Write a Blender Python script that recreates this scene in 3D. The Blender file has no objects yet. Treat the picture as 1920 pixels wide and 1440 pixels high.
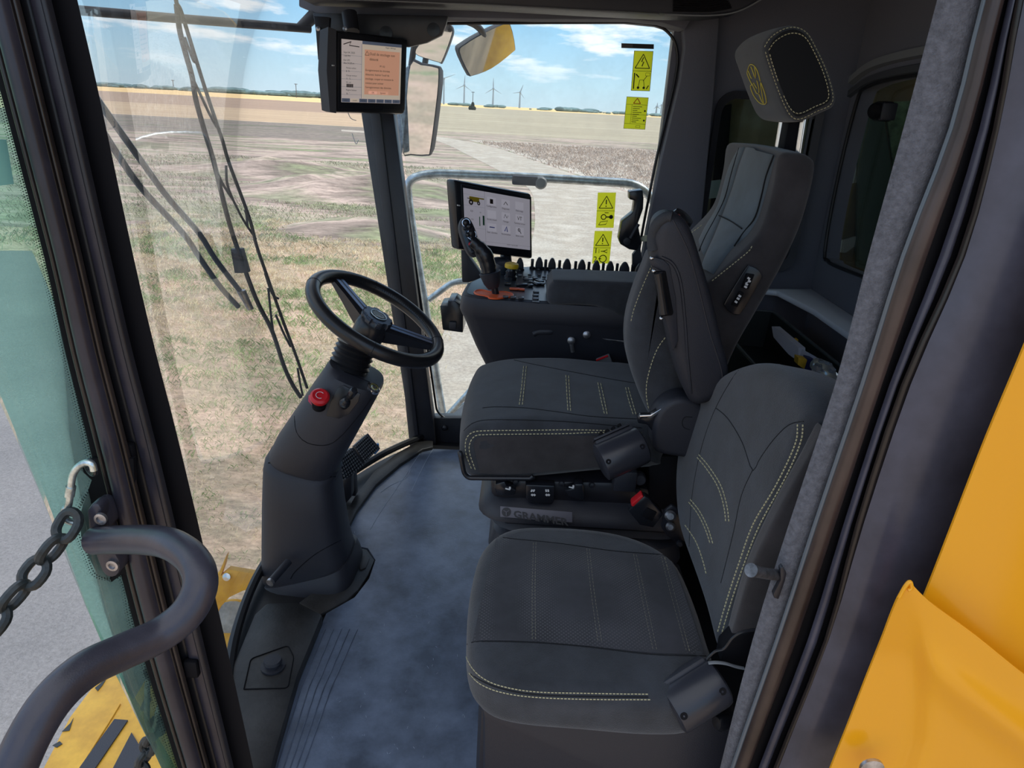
import bpy, bmesh, math, random
from mathutils import Vector, Matrix
from mathutils.bvhtree import BVHTree
from mathutils.geometry import tessellate_polygon
random.seed(7)
SC = bpy.context.scene
COL = SC.collection
V = Vector
# ------------------------------------------------------------------ camera
F, CX, CY = 1331.0, 960.0, 720.0
CAM = V((0, 0, 1.2))
M = Matrix(((0.99835436, 0.05679907, -0.00790228), (0.02799612, -0.36247982, 0.93157104), (0.05004795, -0.93025924, -0.36347346)))
cd = bpy.data.cameras.new('camera'); cam = bpy.data.objects.new('camera', cd); COL.objects.link(cam)
cd.sensor_fit = 'HORIZONTAL'; cd.sensor_width = 36; cd.lens = F / 1920 * 36; cd.clip_start = .02; cd.clip_end = 20000
R_, U_, B_ = M @ V((1, 0, 0)), -(M @ V((0, 1, 0))), -(M @ V((0, 0, 1)))
cam.matrix_world = Matrix(((R_.x, U_.x, B_.x, CAM.x), (R_.y, U_.y, B_.y, CAM.y), (R_.z, U_.z, B_.z, CAM.z), (0, 0, 0, 1)))
SC.camera = cam
SC.view_settings.view_transform = 'Standard'; SC.view_settings.look = 'None'; SC.view_settings.gamma = 1
SC.view_settings.use_curve_mapping = False; SC.view_settings.exposure = 0.62
# ------------------------------------------------------------------ sky with fair-weather clouds
W = bpy.data.worlds.new('sky'); SC.world = W; W.use_nodes = True
nt = W.node_tree; nt.nodes.clear(); N = nt.nodes.new; L = nt.links.new
out = N('ShaderNodeOutputWorld'); bg = N('ShaderNodeBackground'); tc = N('ShaderNodeTexCoord'); sx = N('ShaderNodeSeparateXYZ')
L(tc.outputs['Generated'], sx.inputs[0])
rp = N('ShaderNodeValToRGB'); L(sx.outputs['Z'], rp.inputs[0])
e = rp.color_ramp.elements; e[0].position = 0.0; e[0].color = (.47, .58, .66, 1); e[1].position = 1; e[1].color = (.12, .26, .58, 1)
x = e.new(.03); x.color = (.42, .575, .68, 1); x = e.new(.10); x.color = (.27, .49, .70, 1); x = e.new(.35); x.color = (.19, .38, .72, 1)
mz = N('ShaderNodeMath'); mz.operation = 'ADD'; mz.inputs[1].default_value = .10; L(sx.outputs['Z'], mz.inputs[0])
dv = N('ShaderNodeVectorMath'); dv.operation = 'DIVIDE'; cb = N('ShaderNodeCombineXYZ')
for i in range(3): L(mz.outputs[0], cb.inputs[i])
L(tc.outputs['Generated'], dv.inputs[0]); L(cb.outputs[0], dv.inputs[1])
nz = N('ShaderNodeTexNoise'); nz.inputs['Scale'].default_value = 1.35; nz.inputs['Detail'].default_value = 7; nz.inputs['Roughness'].default_value = .58
mpw = N('ShaderNodeMapping'); mpw.inputs['Location'].default_value = (3.1, .4, 1.7); mpw.inputs['Scale'].default_value = (1, .75, .0)
L(dv.outputs[0], mpw.inputs[0]); L(mpw.outputs[0], nz.inputs['Vector'])
el = N('ShaderNodeMath'); el.operation = 'MULTIPLY_ADD'; el.use_clamp = True; L(sx.outputs['Z'], el.inputs[0]); el.inputs[1].default_value = .17; L(nz.outputs['Fac'], el.inputs[2])
cr = N('ShaderNodeValToRGB'); L(el.outputs[0], cr.inputs[0]); cr.color_ramp.elements[0].position = .53; cr.color_ramp.elements[1].position = .63
fz = N('ShaderNodeMapRange'); fz.inputs[1].default_value = 0.015; fz.inputs[2].default_value = .07; L(sx.outputs['Z'], fz.inputs[0])
mm = N('ShaderNodeMath'); mm.operation = 'MULTIPLY'; L(cr.outputs[0], mm.inputs[0]); L(fz.outputs[0], mm.inputs[1])
mx = N('ShaderNodeMixRGB'); L(mm.outputs[0], mx.inputs[0]); L(rp.outputs[0], mx.inputs[1]); mx.inputs[2].default_value = (.78, .80, .84, 1)
L(mx.outputs[0], bg.inputs[0]); bg.inputs[1].default_value = 1.0; L(bg.outputs[0], out.inputs[0])
sl = bpy.data.lights.new('sun', 'SUN'); sl.energy = 1.9; sl.angle = .02; sl.color = (1, .95, .87)
so = bpy.data.objects.new('sun', sl); COL.objects.link(so)
sd = V((.80, .38, 1.15)).normalized(); so.rotation_euler = sd.to_track_quat('Z', 'Y').to_euler()
# ------------------------------------------------------------------ maths helpers
def ray(px, py): return M @ V((px - CX, py - CY, F))
def P(px, py, x=None, y=None, z=None, pl=None):
    r = ray(px, py)
    if x is not None: t = (x - CAM.x) / r.x
    elif y is not None: t = (y - CAM.y) / r.y
    elif z is not None: t = (z - CAM.z) / r.z
    else: t = (pl[0] - CAM).dot(pl[1]) / r.dot(pl[1])
    return CAM + r * t
def PY(pts, y, dy=0): return [P(a, b, y=y) + V((0, dy, 0)) for a, b in pts]
def PZ(pts, z): return [P(a, b, z=z) for a, b in pts]
def cr_path(pts, k=6, closed=False):
    pts = [V(p) for p in pts]; n = len(pts); o = []
    for i in range(n if closed else n - 1):
        g = (lambda j: pts[j % n]) if closed else (lambda j: pts[max(0, min(n - 1, j))])
        p0, p1, p2, p3 = g(i - 1), g(i), g(i + 1), g(i + 2)
        for s in range(k):
            t = s / k
            o.append(.5 * ((2 * p1) + (p2 - p0) * t + (2 * p0 - 5 * p1 + 4 * p2 - p3) * t * t + (3 * p1 - p0 - 3 * p2 + p3) * t ** 3))
    if not closed: o.append(pts[-1])
    return o
def bez_round(pts, r, k=5, closed=False):      # polyline with filleted corners
    pts = [V(p) for p in pts]; n = len(pts); o = []
    for i in range(n):
        if not closed and i in (0, n - 1): o.append(pts[i]); continue
        a, b, c = pts[(i - 1) % n], pts[i], pts[(i + 1) % n]
        d1, d2 = (a - b), (c - b); q = min(r, d1.length * .48, d2.length * .48)
        s, f = b + d1.normalized() * q, b + d2.normalized() * q
        for j in range(k + 1):
            t = j / k; o.append((1 - t) ** 2 * s + 2 * t * (1 - t) * b + t * t * f)
    return o
def resample(path, step):
    o = [path[0].copy()]; acc = 0
    for a, b in zip(path, path[1:]):
        l = (b - a).length
        if l < 1e-9: continue
        while acc + l >= step:
            t = (step - acc) / l; a = a.lerp(b, t); l = (b - a).length; o.append(a.copy()); acc = 0
        acc += l
    return o
class MB:
    def __init__(s): s.v = []; s.f = []
    def add(s, vs, fs):
        b = len(s.v); s.v += [V(p) for p in vs]; s.f += [tuple(i + b for i in q) for q in fs]; return s
    def loft(s, rings, c0=True, c1=True, closed=True):
        n = len(rings[0]); vs = [p for r in rings for p in r]; fs = []
        for i in range(len(rings) - 1):
            for j in range(n if closed else n - 1):
                k = (j + 1) % n; fs.append((i * n + j, i * n + k, (i + 1) * n + k, (i + 1) * n + j))
        if closed and c0: fs.append(tuple(range(n))[::-1])
        if closed and c1: fs.append(tuple((len(rings) - 1) * n + j for j in range(n)))
        return s.add(vs, fs)
    def tube(s, path, r, n=10, flat=1.0, caps=True, up=None):
        path = [V(p) for p in path]; path = [p for i, p in enumerate(path) if i == 0 or (p - path[i - 1]).length > 1e-6]
        m = len(path); rs = r if isinstance(r, (list, tuple)) else [r] * m
        if len(rs) != m: rs = [rs[int(i * (len(rs) - 1) / (m - 1))] for i in range(m)]
        T = [(path[min(i + 1, m - 1)] - path[max(i - 1, 0)]).normalized() for i in range(m)]
        u = up or (V((0, 0, 1)) if abs(T[0].z) < .9 else V((0, 1, 0))); u = (u - T[0] * u.dot(T[0])).normalized(); rings = []
        for i in range(m):
            u = (u - T[i] * u.dot(T[i])).normalized(); w = T[i].cross(u)
            rings.append([path[i] + (u * math.cos(2 * math.pi * j / n) * rs[i] * flat + w * math.sin(2 * math.pi * j / n) * rs[i]) for j in range(n)])
        return s.loft(rings, caps, caps)
    def ring(s, c, u, w, R, r, n=48, m=12, flat=1.0):      # torus
        c, u, w = V(c), V(u).normalized(), V(w).normalized(); nn = u.cross(w); vs = []; fs = []
        for i in range(n):
            a = 2 * math.pi * i / n; d = u * math.cos(a) + w * math.sin(a)
            for j in range(m):
                b = 2 * math.pi * j / m; vs.append(c + d * (R + r * math.cos(b)) + nn * r * math.sin(b) * flat)
                fs.append((i * m + j, ((i + 1) % n) * m + j, ((i + 1) % n) * m + (j + 1) % m, i * m + (j + 1) % m))
        return s.add(vs, fs)
    def lathe(s, prof, o, ax, n=24):
        o, ax = V(o), V(ax).normalized(); u = ax.orthogonal().normalized(); w = ax.cross(u)
        return s.loft([[o + ax * h + (u * math.cos(2 * math.pi * j / n) + w * math.sin(2 * math.pi * j / n)) * max(r, 1e-4) for j in range(n)] for r, h in prof])
    def prism(s, poly, vec, r=0):
        poly = [V(p) for p in poly]; vec = V(vec); n = len(poly)
        nn = V((0, 0, 0))
        for i in range(n): nn += poly[i].cross(poly[(i + 1) % n])
        if nn.length < 1e-12: nn = vec
        if nn.dot(vec) > 0: poly = poly[::-1]
        bm = bmesh.new(); a = [bm.verts.new(p) for p in poly]; b = [bm.verts.new(p + vec) for p in poly]
        bm.faces.new(a); bm.faces.new(b[::-1])
        for i in range(n): k = (i + 1) % n; bm.faces.new((a[k], a[i], b[i], b[k]))
        return s._bev(bm, r)
    def _bev(s, bm, r, seg=2):
        bm.normal_update()
        if r > 0:
            ed = [e for e in bm.edges if len(e.link_faces) == 2 and e.calc_face_angle(0) > .5]
            bmesh.ops.bevel(bm, geom=ed, offset=r, segments=seg, profile=.5, affect='EDGES', clamp_overlap=True)
        bm.verts.index_update(); s.add([v.co.copy() for v in bm.verts], [tuple(v.index for v in f.verts) for f in bm.faces]); bm.free(); return s
    def rbox(s, c, sz, R=None, r=.004, seg=2):
        bm = bmesh.new(); bmesh.ops.create_cube(bm, size=1)
        for v in bm.verts: v.co = V((v.co.x * sz[0], v.co.y * sz[1], v.co.z * sz[2]))
        b = MB()._bev(bm, min(r, min(sz) * .45), seg); R = R or Matrix.Identity(3)
        return s.add([V(c) + R @ p for p in b.v], b.f)
    def pad(s, prof, vec, r=.02, crown=0, k=4, sm=4, mid=5, r2=None):
        prof = cr_path(prof, sm, True) if sm > 1 else [V(p) for p in prof]; n = len(prof); vec = V(vec); Ln = vec.length; d = vec.normalized()
        nn = V((0, 0, 0))
        for i in range(n): nn += prof[i].cross(prof[(i + 1) % n])
        if nn.dot(d) > 0: prof = prof[::-1]
        c = sum(prof, V((0, 0, 0))) / n; off = []
        for i in range(n):
            t = (prof[(i + 1) % n] - prof[i - 1]); o = t.cross(d); o = o.normalized() if o.length > 1e-9 else (prof[i] - c).normalized()
            if o.dot(prof[i] - c) < 0 and False: o = -o
            off.append(o)
        sg = sum(off[i].dot(prof[i] - c) for i in range(n)); off = off if sg > 0 else [-o for o in off]
        st = []; r2 = r if r2 is None else r2
        for i in range(k + 1): a = math.pi / 2 * i / k; st.append((r * (1 - math.sin(a)) , r * (1 - math.cos(a))))   # inset, depth reversed below
        rings = []
        for i in range(k + 1): a = math.pi / 2 * i / k; rings.append((r * (1 - math.sin(a)), r * (1 - math.cos(a)), 0))
        for i in range(1, mid): t = i / mid; rings.append((0, r + (Ln - r - r2) * t, 4 * t * (1 - t)))
        for i in range(k, -1, -1): a = math.pi / 2 * i / k; rings.append((r2 * (1 - math.sin(a)), Ln - r2 * (1 - math.cos(a)), 0))
        out_ = []
        for ins, dep, cw in rings:
            q = [prof[j] + off[j] * (crown * cw - ins) for j in range(n)]
            for _ in range(int(round(7 * ins / max(r, 1e-6)))): q = [(q[j - 1] + q[j] * 2 + q[(j + 1) % n]) / 4 for j in range(n)]
            out_.append([p + d * dep for p in q])
        return s.loft(out_)
    def sph(s, c, r, n=12, m=8, R=None):
        r = r if isinstance(r, (tuple, list)) else (r, r, r); c = V(c); R = R or Matrix.Identity(3)
        return s.loft([[c + R @ V((r[0] * math.sin(a) * math.cos(b), r[1] * math.sin(a) * math.sin(b), r[2] * math.cos(a))) for b in [2 * math.pi * j / n for j in range(n)]] for a in [max(.02, min(math.pi - .02, math.pi * i / m)) for i in range(m + 1)]])
    def text(s, body, fr, u, v, size, align='LEFT', lift=.0006, depth=0.0, bold=0.0):
        c = bpy.data.curves.new('t', 'FONT'); c.body = body; c.size = size; c.align_x = align; c.resolution_u = 2; c.extrude = depth; c.offset = bold
        o = bpy.data.objects.new('t', c); COL.objects.link(o); dg = bpy.context.evaluated_depsgraph_get(); me = bpy.data.meshes.new_from_object(o.evaluated_get(dg))
        s.add([fr.p(u + q.co.x, v + q.co.y, lift + q.co.z) for q in me.vertices], [tuple(f.vertices) for f in me.polygons])
        bpy.data.objects.remove(o); bpy.data.curves.remove(c); bpy.data.meshes.remove(me); return s
    def bvh(s):
        tf = []
        for f in s.f:
            if len(f) <= 4: tf.append(f)
            else: tf += [tuple(f[i] for i in t) for t in tessellate_polygon([[s.v[i] for i in f]])]
        return BVHTree.FromPolygons(s.v, tf)
class Fr:      # a flat local frame: origin top-left, u right, v up (metres)
    def __init__(s, tl, tr, bl):
        tl, tr, bl = V(tl), V(tr), V(bl); s.o = tl; s.w = (tr - tl).length; s.h = (bl - tl).length
        s.u = (tr - tl).normalized(); s.v = (tl - bl).normalized(); s.n = s.u.cross(s.v).normalized()
        if s.n.dot(CAM - tl) < 0: s.n = -s.n
    def p(s, x, y, l=0): return s.o + s.u * x + s.v * y + s.n * l
    def q(s, x0, y0, x1, y1, l=0): return [s.p(x0, y0, l), s.p(x1, y0, l), s.p(x1, y1, l), s.p(x0, y1, l)]
    def R(s): return Matrix((s.u, s.v, s.n)).transposed()
def rect(fr, mb, x0, y0, x1, y1, l=.0004, t=.0004, r=0): return mb.prism(fr.q(x0, y0, x1, y1, l), fr.n * t, r)
def hit(bv, px, py, lift=0.0):
    r = ray(px, py).normalized(); h = bv.ray_cast(CAM, r)
    if h[0] is None:
        h = bv.find_nearest(CAM + r * 1.6)
    n = h[1]; n = n if n.dot(r) < 0 else -n
    return h[0] + n * lift, n
def hits(bv, pts, lift=0.0, step=8, sm=6):
    p2 = cr_path([V((a, b, 0)) for a, b in pts], sm) if len(pts) > 2 else [V((a, b, 0)) for a, b in pts]
    p2 = resample(p2, step); o = []
    for p in p2:
        r = ray(p.x, p.y).normalized(); h = bv.ray_cast(CAM, r)
        if h[0] is None and o: h = bv.find_nearest(CAM + r * (o[-1] - CAM).length, .03)
        if h[0] is not None:
            n = h[1] if h[1].dot(r) < 0 else -h[1]; o.append(h[0] + n * lift)
    return o
def stitch(mb, bv, pts, r=.0011, dash=4.2, gap=2.6):
    p2 = cr_path([V((a, b, 0)) for a, b in pts], 8) if len(pts) > 2 else [V((a, b, 0)) for a, b in pts]
    p2 = resample(p2, dash + gap)
    for a, b in zip(p2, p2[1:]):
        m = a.lerp(b, dash / (dash + gap)); q = []
        for p in (a, m):
            rr = ray(p.x, p.y).normalized(); h = bv.ray_cast(CAM, rr)
            if h[0] is not None: q.append(h[0] + (h[1] if h[1].dot(rr) < 0 else -h[1]) * r * .6)
        if len(q) == 2 and (q[0] - q[1]).length < .03: mb.tube(q, r, 5)
    return mb
def seam(mb, bv, pts, r=.0012, lift=-.0002):
    q = hits(bv, pts, lift, 10)
    if len(q) > 1: mb.tube(q, r, 6)
    return mb
# ------------------------------------------------------------------ objects
def finish(name, mb, mat, ang=.7):
    me = bpy.data.meshes.new(name); me.from_pydata([tuple(p) for p in mb.v], [], mb.f)
    bm = bmesh.new(); bm.from_mesh(me); bmesh.ops.recalc_face_normals(bm, faces=bm.faces); bm.to_mesh(me); bm.free()
    me.materials.append(mat); me.shade_smooth(); me.set_sharp_from_angle(angle=ang); return me
def tag(o, label=None, cat=None, group=None, kind=None):
    for k, v_ in (('label', label), ('category', cat), ('group', group), ('kind', kind)):
        if v_: o[k] = v_
    return o
def thing(name, label, cat, loc, group=None):
    o = bpy.data.objects.new(name, None); COL.objects.link(o); o.location = V(loc); o.empty_display_size = .05; return tag(o, label, cat, group)
def part(name, mb, mat, par, label=None, ang=.7, kind=None):
    me = finish(name, mb, mat, ang); o = bpy.data.objects.new(name, me); COL.objects.link(o); o.parent = par
    g = V((0, 0, 0)); q = par
    while q is not None: g += q.location; q = q.parent
    o.location = -g
    return tag(o, label, None, None, kind)
def solo(name, mb, mat, label=None, cat=None, group=None, kind=None, ang=.7):
    lo = V((min(p.x for p in mb.v), min(p.y for p in mb.v), min(p.z for p in mb.v))); hi = V((max(p.x for p in mb.v), max(p.y for p in mb.v), max(p.z for p in mb.v)))
    c = V(((lo.x + hi.x) / 2, (lo.y + hi.y) / 2, lo.z)); q = MB(); q.v = [p - c for p in mb.v]; q.f = mb.f
    o = bpy.data.objects.new(name, finish(name, q, mat, ang)); COL.objects.link(o); o.location = c; return tag(o, label, cat, group, kind)
def struct(name, mb, mat, ang=.7): return solo(name, mb, mat, kind='structure', ang=ang)
def copy_tree(o, loc, label=None, rot=None):
    c = o.copy(); COL.objects.link(c); c.location = V(loc)
    if rot is not None: c.rotation_euler = rot
    if label: c['label'] = label
    for ch in o.children:
        d = ch.copy(); COL.objects.link(d); d.parent = c
        for g in ch.children: f_ = g.copy(); COL.objects.link(f_); f_.parent = d
    return c
# ------------------------------------------------------------------ materials
def lin(c):
    f = lambda u: (u / 255) / 12.92 if u / 255 <= .04045 else (((u / 255) + .055) / 1.055) ** 2.4
    return (f(c[0]), f(c[1]), f(c[2]), 1)
def mat(name, c, rough=.5, metal=0, noise=0, nscale=20, bump=0, bscale=200, sheen=0, spec=.5, emit=0, c2=None, alpha_detail=5, coat=0):
    m = bpy.data.materials.new(name); m.use_nodes = True; t = m.node_tree; b = t.nodes['Principled BSDF']; c = c if len(c) == 4 else (*c, 1)
    b.inputs['Base Color'].default_value = c; b.inputs['Roughness'].default_value = rough; b.inputs['Metallic'].default_value = metal
    b.inputs['Sheen Weight'].default_value = sheen; b.inputs['Sheen Roughness'].default_value = .5; b.inputs['Specular IOR Level'].default_value = spec; b.inputs['Coat Weight'].default_value = coat
    b.inputs['Coat Roughness'].default_value = .15
    if emit: b.inputs['Emission Color'].default_value = c; b.inputs['Emission Strength'].default_value = emit
    if noise or bump or c2:
        g = t.nodes.new('ShaderNodeTexCoord')
        if noise or c2:
            n = t.nodes.new('ShaderNodeTexNoise'); n.inputs['Scale'].default_value = nscale; n.inputs['Detail'].default_value = alpha_detail; n.inputs['Roughness'].default_value = .65; t.links.new(g.outputs['Object'], n.inputs['Vector'])
            r = t.nodes.new('ShaderNodeValToRGB'); t.links.new(n.outputs['Fac'], r.inputs[0]); c2 = c2 or tuple(min(1, q * (1 + noise * 2)) for q in c[:3])
            r.color_ramp.elements[0].position = .35; r.color_ramp.elements[1].position = .68
            r.color_ramp.elements[0].color = tuple(q * (1 - noise) for q in c[:3]) + (1,); r.color_ramp.elements[1].color = (*c2[:3], 1); t.links.new(r.outputs[0], b.inputs['Base Color'])
        if bump:
            n2 = t.nodes.new('ShaderNodeTexNoise'); n2.inputs['Scale'].default_value = bscale; n2.inputs['Detail'].default_value = 2; t.links.new(g.outputs['Object'], n2.inputs['Vector'])
            bu = t.nodes.new('ShaderNodeBump'); bu.inputs['Strength'].default_value = bump; bu.inputs['Distance'].default_value = .002; t.links.new(n2.outputs['Fac'], bu.inputs['Height']); t.links.new(bu.outputs[0], b.inputs['Normal'])
    return m
def glass(name, tint, gloss=.08, haze=0.0, hc=(.7, .75, .8, 1), hscale=6):
    m = bpy.data.materials.new(name); m.use_nodes = True; t = m.node_tree; t.nodes.clear(); N = t.nodes.new; L = t.links.new
    o = N('ShaderNodeOutputMaterial'); tr = N('ShaderNodeBsdfTransparent'); tr.inputs[0].default_value = (*tint, 1); gl = N('ShaderNodeBsdfGlossy'); gl.inputs['Roughness'].default_value = .01
    fr_ = N('ShaderNodeFresnel'); fr_.inputs[0].default_value = 1.35; ml = N('ShaderNodeMath'); ml.operation = 'MULTIPLY'; ml.inputs[1].default_value = gloss * 12; L(fr_.outputs[0], ml.inputs[0]); ml.use_clamp = True
    a = N('ShaderNodeMixShader'); L(ml.outputs[0], a.inputs[0]); L(tr.outputs[0], a.inputs[1]); L(gl.outputs[0], a.inputs[2]); last = a
    if haze:
        df = N('ShaderNodeBsdfDiffuse'); df.inputs[0].default_value = hc; tl = N('ShaderNodeBsdfTranslucent'); tl.inputs[0].default_value = hc; ad = N('ShaderNodeMixShader'); L(df.outputs[0], ad.inputs[1]); L(tl.outputs[0], ad.inputs[2])
        g = N('ShaderNodeTexCoord'); n = N('ShaderNodeTexNoise'); n.inputs['Scale'].default_value = hscale; n.inputs['Detail'].default_value = 8; n.inputs['Roughness'].default_value = .7; L(g.outputs['Object'], n.inputs['Vector'])
        mr = N('ShaderNodeMapRange'); mr.inputs[1].default_value = .4; mr.inputs[2].default_value = .75; mr.inputs[3].default_value = haze * .35; mr.inputs[4].default_value = haze * 1.7; L(n.outputs['Fac'], mr.inputs[0])
        b = N('ShaderNodeMixShader'); L(mr.outputs[0], b.inputs[0]); L(a.outputs[0], b.inputs[1]); L(ad.outputs[0], b.inputs[2]); last = b
    L(last.outputs[0], o.inputs[0]); return m
PL = mat('black_plastic', (.021, .022, .029), .42, bump=.12, bscale=900)
PLS = mat('smooth_black_plastic', (0.0144, 0.0156, 0.0204), .25)
PLM = mat('soft_moulded_plastic', (.026, .027, .036), .5, bump=.25, bscale=600)
BLK = mat('deep_black', (.006, .006, .008), .7, spec=.15)
GRM = mat('gun_grey_metal', (.16, .16, .17), .4, .8, noise=.3, nscale=80)
STEELB = mat('black_painted_steel', (0.0169, 0.0169, 0.0221), .38, noise=.2, nscale=12)
FAB = mat('charcoal_fabric', (.027, .030, .037), .9, noise=.25, nscale=14, bump=.5, bscale=700, sheen=.25)
FABS = mat('brown_black_suede', (.030, .027, .029), .95, noise=.3, nscale=9, bump=.3, bscale=900, sheen=.3)
FABT = mat('teal_lit_suede', (.055, .078, .096), .9, noise=.2, nscale=11, bump=.25, bscale=900, sheen=.35)  # seat fabric painted lighter teal to stand in for light on its face
THR = mat('pale_yellow_thread', (.55, .5, .3), .7)
SEAM = mat('dark_seam', (.006, .007, .009), .9)
CARP = mat('grey_felt', (0.1148, 0.1174, 0.1350), 1, noise=.2, nscale=150, bump=.8, bscale=500, sheen=.2)
LINER = mat('brightened_headliner', (.125, .13, .16), .85, bump=.3, bscale=500, sheen=.1)  # liner colour raised to make up for weak light inside
RUB = mat('rubber_seal', (0.0132, 0.0132, 0.0154), .4)
BRN = mat('glossy_brown_seal', (.024, .019, .018), .22, noise=.3, nscale=5)
DARKP = mat('dark_frame_paint', (.026, .025, .036), .32, noise=.2, nscale=10)
PURP = mat('sky_tinted_dark_paint', (0.0570, 0.0589, 0.0836), .3, noise=.2, nscale=10)  # dark paint lightened purplish to stand in for sky reflection
CHR = mat('chrome', (.75, .77, .8), .15, 1)
GAL = mat('galvanised_tube', (.42, .48, .52), .35, .8, noise=.3, nscale=30)
STL = mat('worn_steel', (.4, .4, .42), .35, .9, noise=.3, nscale=60)
YEL = mat('yellow_paint', lin((248, 172, 20)), .3, coat=.4)
YELW = mat('worn_yellow_paint', lin((240, 180, 60)), .45, noise=.12, nscale=15)
RED = mat('red_plastic', (.6, .012, .02), .35)
ORG = mat('orange_plastic', (.85, .12, .02), .4)
YBT = mat('yellow_plastic', (.75, .5, .02), .35)
WHT = mat('white_print', (.7, .7, .7), .6)
GRY = mat('grey_plastic', (.2, .21, .22), .45)
BLU = mat('blue_plastic', (.02, .22, .55), .4)
GLS = glass('windscreen_glass', (.96, .99, .98), .03, .07, (.75, .78, .8, 1), 5)
GLG = glass('green_door_glass', (.46, .78, .67), .07, .26, (.48, .74, .66, 1), 4)
GLD = glass('tinted_rear_glass', (.75, .82, .78), .05)
MIR = mat('mirror_glass', (.85, .87, .9), .03, 1)
STK = mat('yellow_sticker', (.78, .74, .05), .5)
_t = STK.node_tree; _o = _t.nodes['Material Output']; _a = _t.nodes.new('ShaderNodeMixShader'); _b = _t.nodes.new('ShaderNodeBsdfTranslucent'); _b.inputs[0].default_value = (1, 1, .20, 1); _a.inputs[0].default_value = .97
_t.links.new(_t.nodes['Principled BSDF'].outputs[0], _a.inputs[1]); _t.links.new(_b.outputs[0], _a.inputs[2]); _t.links.new(_a.outputs[0], _o.inputs[0])
INK = mat('black_print', (.01, .01, .01), .6)
# ================================================================== LAND
GZ = -2.1
def ground_mat(name, cols, sc=(1, 1, 1), scale=.8, fine=25, rows=0, fine_amt=.35, bump=.6):
    m = bpy.data.materials.new(name); m.use_nodes = True; t = m.node_tree; N = t.nodes.new; L = t.links.new; b = t.nodes['Principled BSDF']; b.inputs['Roughness'].default_value = 1; b.inputs['Specular IOR Level'].default_value = .1
    g = N('ShaderNodeTexCoord'); mp = N('ShaderNodeMapping'); mp.inputs['Scale'].default_value = sc; L(g.outputs['Object'], mp.inputs[0])
    n = N('ShaderNodeTexNoise'); n.inputs['Scale'].default_value = scale; n.inputs['Detail'].default_value = 6; n.inputs['Roughness'].default_value = .6; L(mp.outputs[0], n.inputs['Vector'])
    r = N('ShaderNodeValToRGB'); L(n.outputs['Fac'], r.inputs[0]); e = r.color_ramp.elements
    k = len(cols); e[0].position = .34; e[0].color = lin(cols[0]); e[1].position = .66; e[1].color = lin(cols[-1])
    for i in range(1, k - 1): q = e.new(.34 + .32 * i / (k - 1)); q.color = lin(cols[i])
    f = N('ShaderNodeTexNoise'); f.inputs['Scale'].default_value = fine; f.inputs['Detail'].default_value = 6; f.inputs['Roughness'].default_value = .75; L(mp.outputs[0], f.inputs['Vector'])
    mr = N('ShaderNodeMapRange'); mr.inputs[1].default_value = .3; mr.inputs[2].default_value = .7; mr.inputs[3].default_value = 1 - fine_amt; mr.inputs[4].default_value = 1 + fine_amt; L(f.outputs['Fac'], mr.inputs[0])
    mu = N('ShaderNodeVectorMath'); mu.operation = 'SCALE'; L(r.outputs[0], mu.inputs[0]); L(mr.outputs[0], mu.inputs['Scale']); last = mu.outputs[0]
    if rows:
        w = N('ShaderNodeTexWave'); w.bands_direction = 'Y'; w.inputs['Scale'].default_value = rows; w.inputs['Distortion'].default_value = 1.5; w.inputs['Detail'].default_value = 3; L(g.outputs['Object'], w.inputs['Vector'])
        m2 = N('ShaderNodeMapRange'); m2.inputs[3].default_value = .86; m2.inputs[4].default_value = 1.08; L(w.outputs['Fac'], m2.inputs[0]); mv = N('ShaderNodeVectorMath'); mv.operation = 'SCALE'; L(last, mv.inputs[0]); L(m2.outputs[0], mv.inputs['Scale']); last = mv.outputs[0]
    L(last, b.inputs['Base Color'])
    bu = N('ShaderNodeBump'); bu.inputs['Strength'].default_value = bump; bu.inputs['Distance'].default_value = .05; L(f.outputs['Fac'], bu.inputs['Height']); L(bu.outputs[0], b.inputs['Normal'])
    return m
G_VERGE = ground_mat('dry_verge', [(216, 184, 166), (206, 178, 156), (176, 160, 138), (198, 172, 152), (150, 158, 122)], (.7, 1.2, 1), .55, 14, fine_amt=.45)
G_FAR = ground_mat('weedy_verge', [(160, 140, 132), (152, 150, 126), (196, 174, 162), (142, 128, 118), (146, 150, 118)], (.3, 1.2, 1), .30, 5, fine_amt=.5)
G_BRN = ground_mat('brown_field', [(168, 142, 124), (182, 155, 134)], (.1, 1, 1), .12, 1, rows=.03, fine_amt=.1)
G_TAN = ground_mat('tan_field', [(205, 178, 148), (192, 165, 138)], (.1, 1, 1), .12, 1, rows=.06, fine_amt=.12)
G_YEL = ground_mat('ripe_field', [(246, 208, 152), (236, 198, 142)], (.1, 1, 1), .02, 1, fine_amt=.05)
G_STB = ground_mat('stubble_field', [(190, 178, 154), (174, 161, 140), (200, 187, 164)], (.12, 1, 1), .15, 2.5, rows=.12, fine_amt=.2)
G_WEED = ground_mat('pale_weeds', [(176, 158, 140), (205, 196, 186), (158, 138, 120)], (.8, .8, 1), .8, 4, fine_amt=.45)
G_GRAV = ground_mat('pale_gravel', [(200, 190, 178), (182, 170, 157), (208, 198, 186)], (1, 1, 1), .6, 16, fine_amt=.3, bump=.5)
G_ASPH = ground_mat('grey_asphalt', [(136, 136, 138), (150, 149, 150)], (1, 1, 1), .5, 45, fine_amt=.22, bump=.6)
def flat(name, pts, z, m):
    mb = MB(); mb.prism([V((p[0], p[1], z)) for p in pts], (0, 0, -.03)); return struct(name, mb, m)
flat('ground', [(-6000, -300), (6000, -300), (6000, 9000), (-6000, 9000)], GZ - .035, G_STB)
flat('verge', [(-60, -40), (60, -40), (60, 40), (-60, 40)], GZ, G_VERGE)
flat('weedy_strip', [(-300, 17), (20, 17), (20, 93), (-300, 93)], GZ + .005, G_FAR)
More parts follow.
